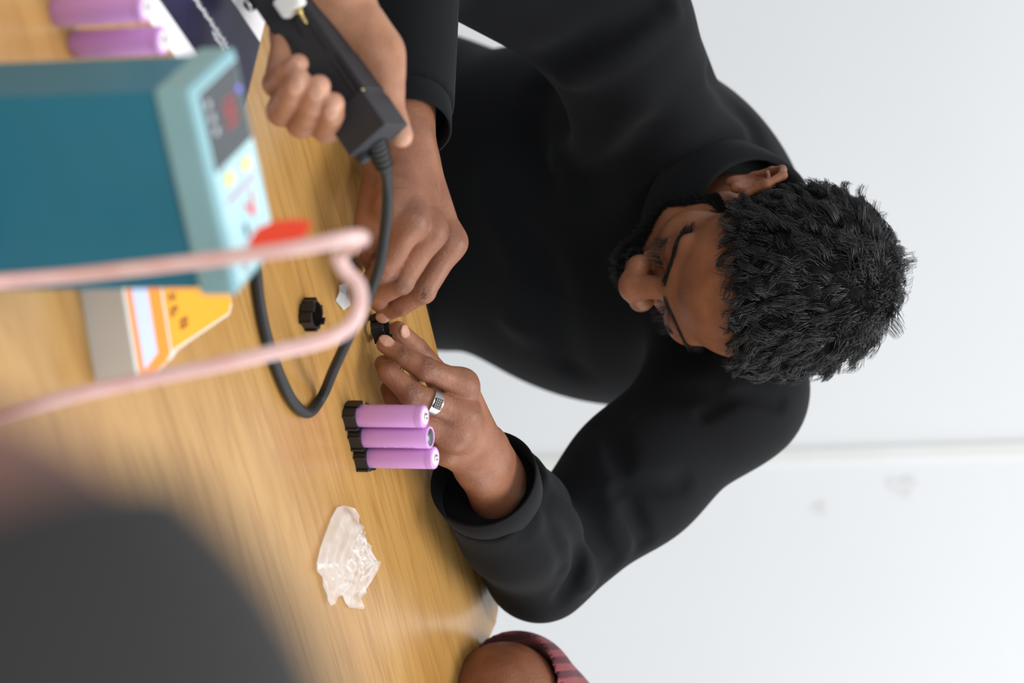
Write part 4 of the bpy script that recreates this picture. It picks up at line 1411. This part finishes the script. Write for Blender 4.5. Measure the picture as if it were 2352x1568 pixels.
# ================================================================== the arm in the red striped sleeve
def striped():
    m = mat('red_striped_cotton', (120, 52, 62), 0.85, sheen=0.1)
    nt = m.node_tree; b = nt.nodes['Principled BSDF']
    tc = nt.nodes.new('ShaderNodeTexCoord')
    def wave(scale, rot, lo, hi):
        mp = nt.nodes.new('ShaderNodeMapping'); mp.inputs['Rotation'].default_value = rot
        wv = nt.nodes.new('ShaderNodeTexWave'); wv.inputs['Scale'].default_value = scale; wv.inputs['Distortion'].default_value = 0.6
        nt.links.new(tc.outputs['Object'], mp.inputs[0]); nt.links.new(mp.outputs[0], wv.inputs[0])
        r = nt.nodes.new('ShaderNodeMapRange'); r.inputs[1].default_value = lo; r.inputs[2].default_value = hi
        nt.links.new(wv.outputs['Color'], r.inputs[0])
        return r.outputs[0]
    a = wave(24, (0, 0.15, 0.1), 0.35, 0.65); c = wave(150, (0, 0.9, 0.3), 0.3, 0.8)
    x = nt.nodes.new('ShaderNodeMix'); x.data_type = 'RGBA'
    x.inputs[6].default_value = lin((88, 38, 48)) + (1,); x.inputs[7].default_value = lin((138, 66, 72)) + (1,)
    nt.links.new(a, x.inputs[0])
    y = nt.nodes.new('ShaderNodeMix'); y.data_type = 'RGBA'; y.blend_type = 'MULTIPLY'
    y.inputs[0].default_value = 0.3; nt.links.new(x.outputs[2], y.inputs[6]); nt.links.new(c, y.inputs[7])
    nt.links.new(y.outputs[2], b.inputs['Base Color'])
    return m
M['red_stripe'] = striped()
a0, a1, a2 = D(1290, 1790, 2.44), D(1160, 1602, 2.36), D(1085, 1800, 2.30)
ap = chain([a0, a1, a2], [0.050, 0.0455, 0.036], 0.02)
# forearm and a relaxed hand resting on the table beyond the frame
wq = V(a2[0] + 0.02, a2[1] - 0.10, TAB + 0.030)
ap += chain([a2, wq], [0.036, 0.025], 0.02)
hq = unit(V(-0.35, -1.0, -0.05)); sq_ = unit(np.cross(hq, V(0, 0, 1)))
for k_, (off, ln_) in enumerate(((-0.030, 0.060), (-0.010, 0.080), (0.010, 0.086), (0.029, 0.078))):
    m0 = wq + hq * 0.085 + sq_ * off + V(0, 0, .002)
    ap.append(cone(wq + sq_ * off * 0.4, m0, 0.016, 0.0115, 0.008))
    ap += chain([m0, m0 + hq * ln_ * .5 + V(0, 0, .006), m0 + hq * ln_ * .8 - V(0, 0, .006), m0 + hq * ln_ - V(0, 0, .016)], [0.0105, 0.0092, 0.008, 0.0068], 0.002)
ap += chain([wq + sq_ * 0.02 + hq * .02, wq + sq_ * 0.052 + hq * 0.055 - V(0, 0, .008), wq + sq_ * 0.058 + hq * 0.09 - V(0, 0, .014)], [0.015, 0.0115, 0.0085], 0.006)
av, af = sdf_mesh(ap, 0.0025)
armp = root('person', (float(a0[0]), float(a0[1]), 0), 'person at the edge of the picture with a dark red striped sleeve', 'person')
qh = V(a0[0] + 0.36, a0[1] + 0.16, TAB + 0.50)
qs = D(1330, 1860, 2.46)
bust(armp, qh, V(-0.9, -0.45, -0.3), V(-0.2, 0, 1), (132, 84, 60), mat('dark_brown_hair', (20, 17, 16), 0.6), M['red_stripe'], ((0, 46, 42), (0, 0.9, -0.43)),
     arms=(1,), shirt_extra=chain([qh + V(-.10, -.10, -.31), qs], [0.066, 0.066], 0.03), body_extra=(av, af))
ss0 = D(1196, 1590, 2.38)
spr = chain([D(1186, 1592, 2.375), D(1235, 1690, 2.41), D(1330, 1860, 2.46)], [0.0570, 0.060, 0.070], 0.03)
cutn = unit(-0.62 * V(0, sp, cp) + 0.10 * V(1, 0, 0) + 0.70 * V(0, -cp, sp))
cutc = D(1172, 1545, 2.345) + cutn * 0.013
spr.append(half(cutc, cutn, cutc - 0.16, cutc + 0.16))
spr.append(cone(a1 - (a0 - a1) * 0.3, a0, 0.0535, 0.058, 0.002, '-'))
sv2, sf2 = sdf_mesh(spr, 0.003)
put('sleeve', new_mesh('sleeve', sv2, sf2), M['red_stripe'], armp, label='dark red striped cotton sleeve')

# ================================================================== the blurred person nearest the camera
nh = D(-500, 1925, 0.50)
near = root('person', (float(nh[0]), float(nh[1]), 0), 'strongly blurred dark-haired person leaning in closest to the camera', 'person')
M['dark_shirt'] = mat('dark_grey_shirt', (38, 39, 42), 0.9, bump=(500, 0.2, 0.001, 2))
soft_hair = mat('soft_dark_hair', (31, 30, 31), 0.8)
bust(near, nh, V(-1.0, 0.12, -0.12), V(0, 0.12, 1), (116, 84, 74), soft_hair, M['dark_shirt'], ((0, 46, 42), (0, 0.9, -0.43)))
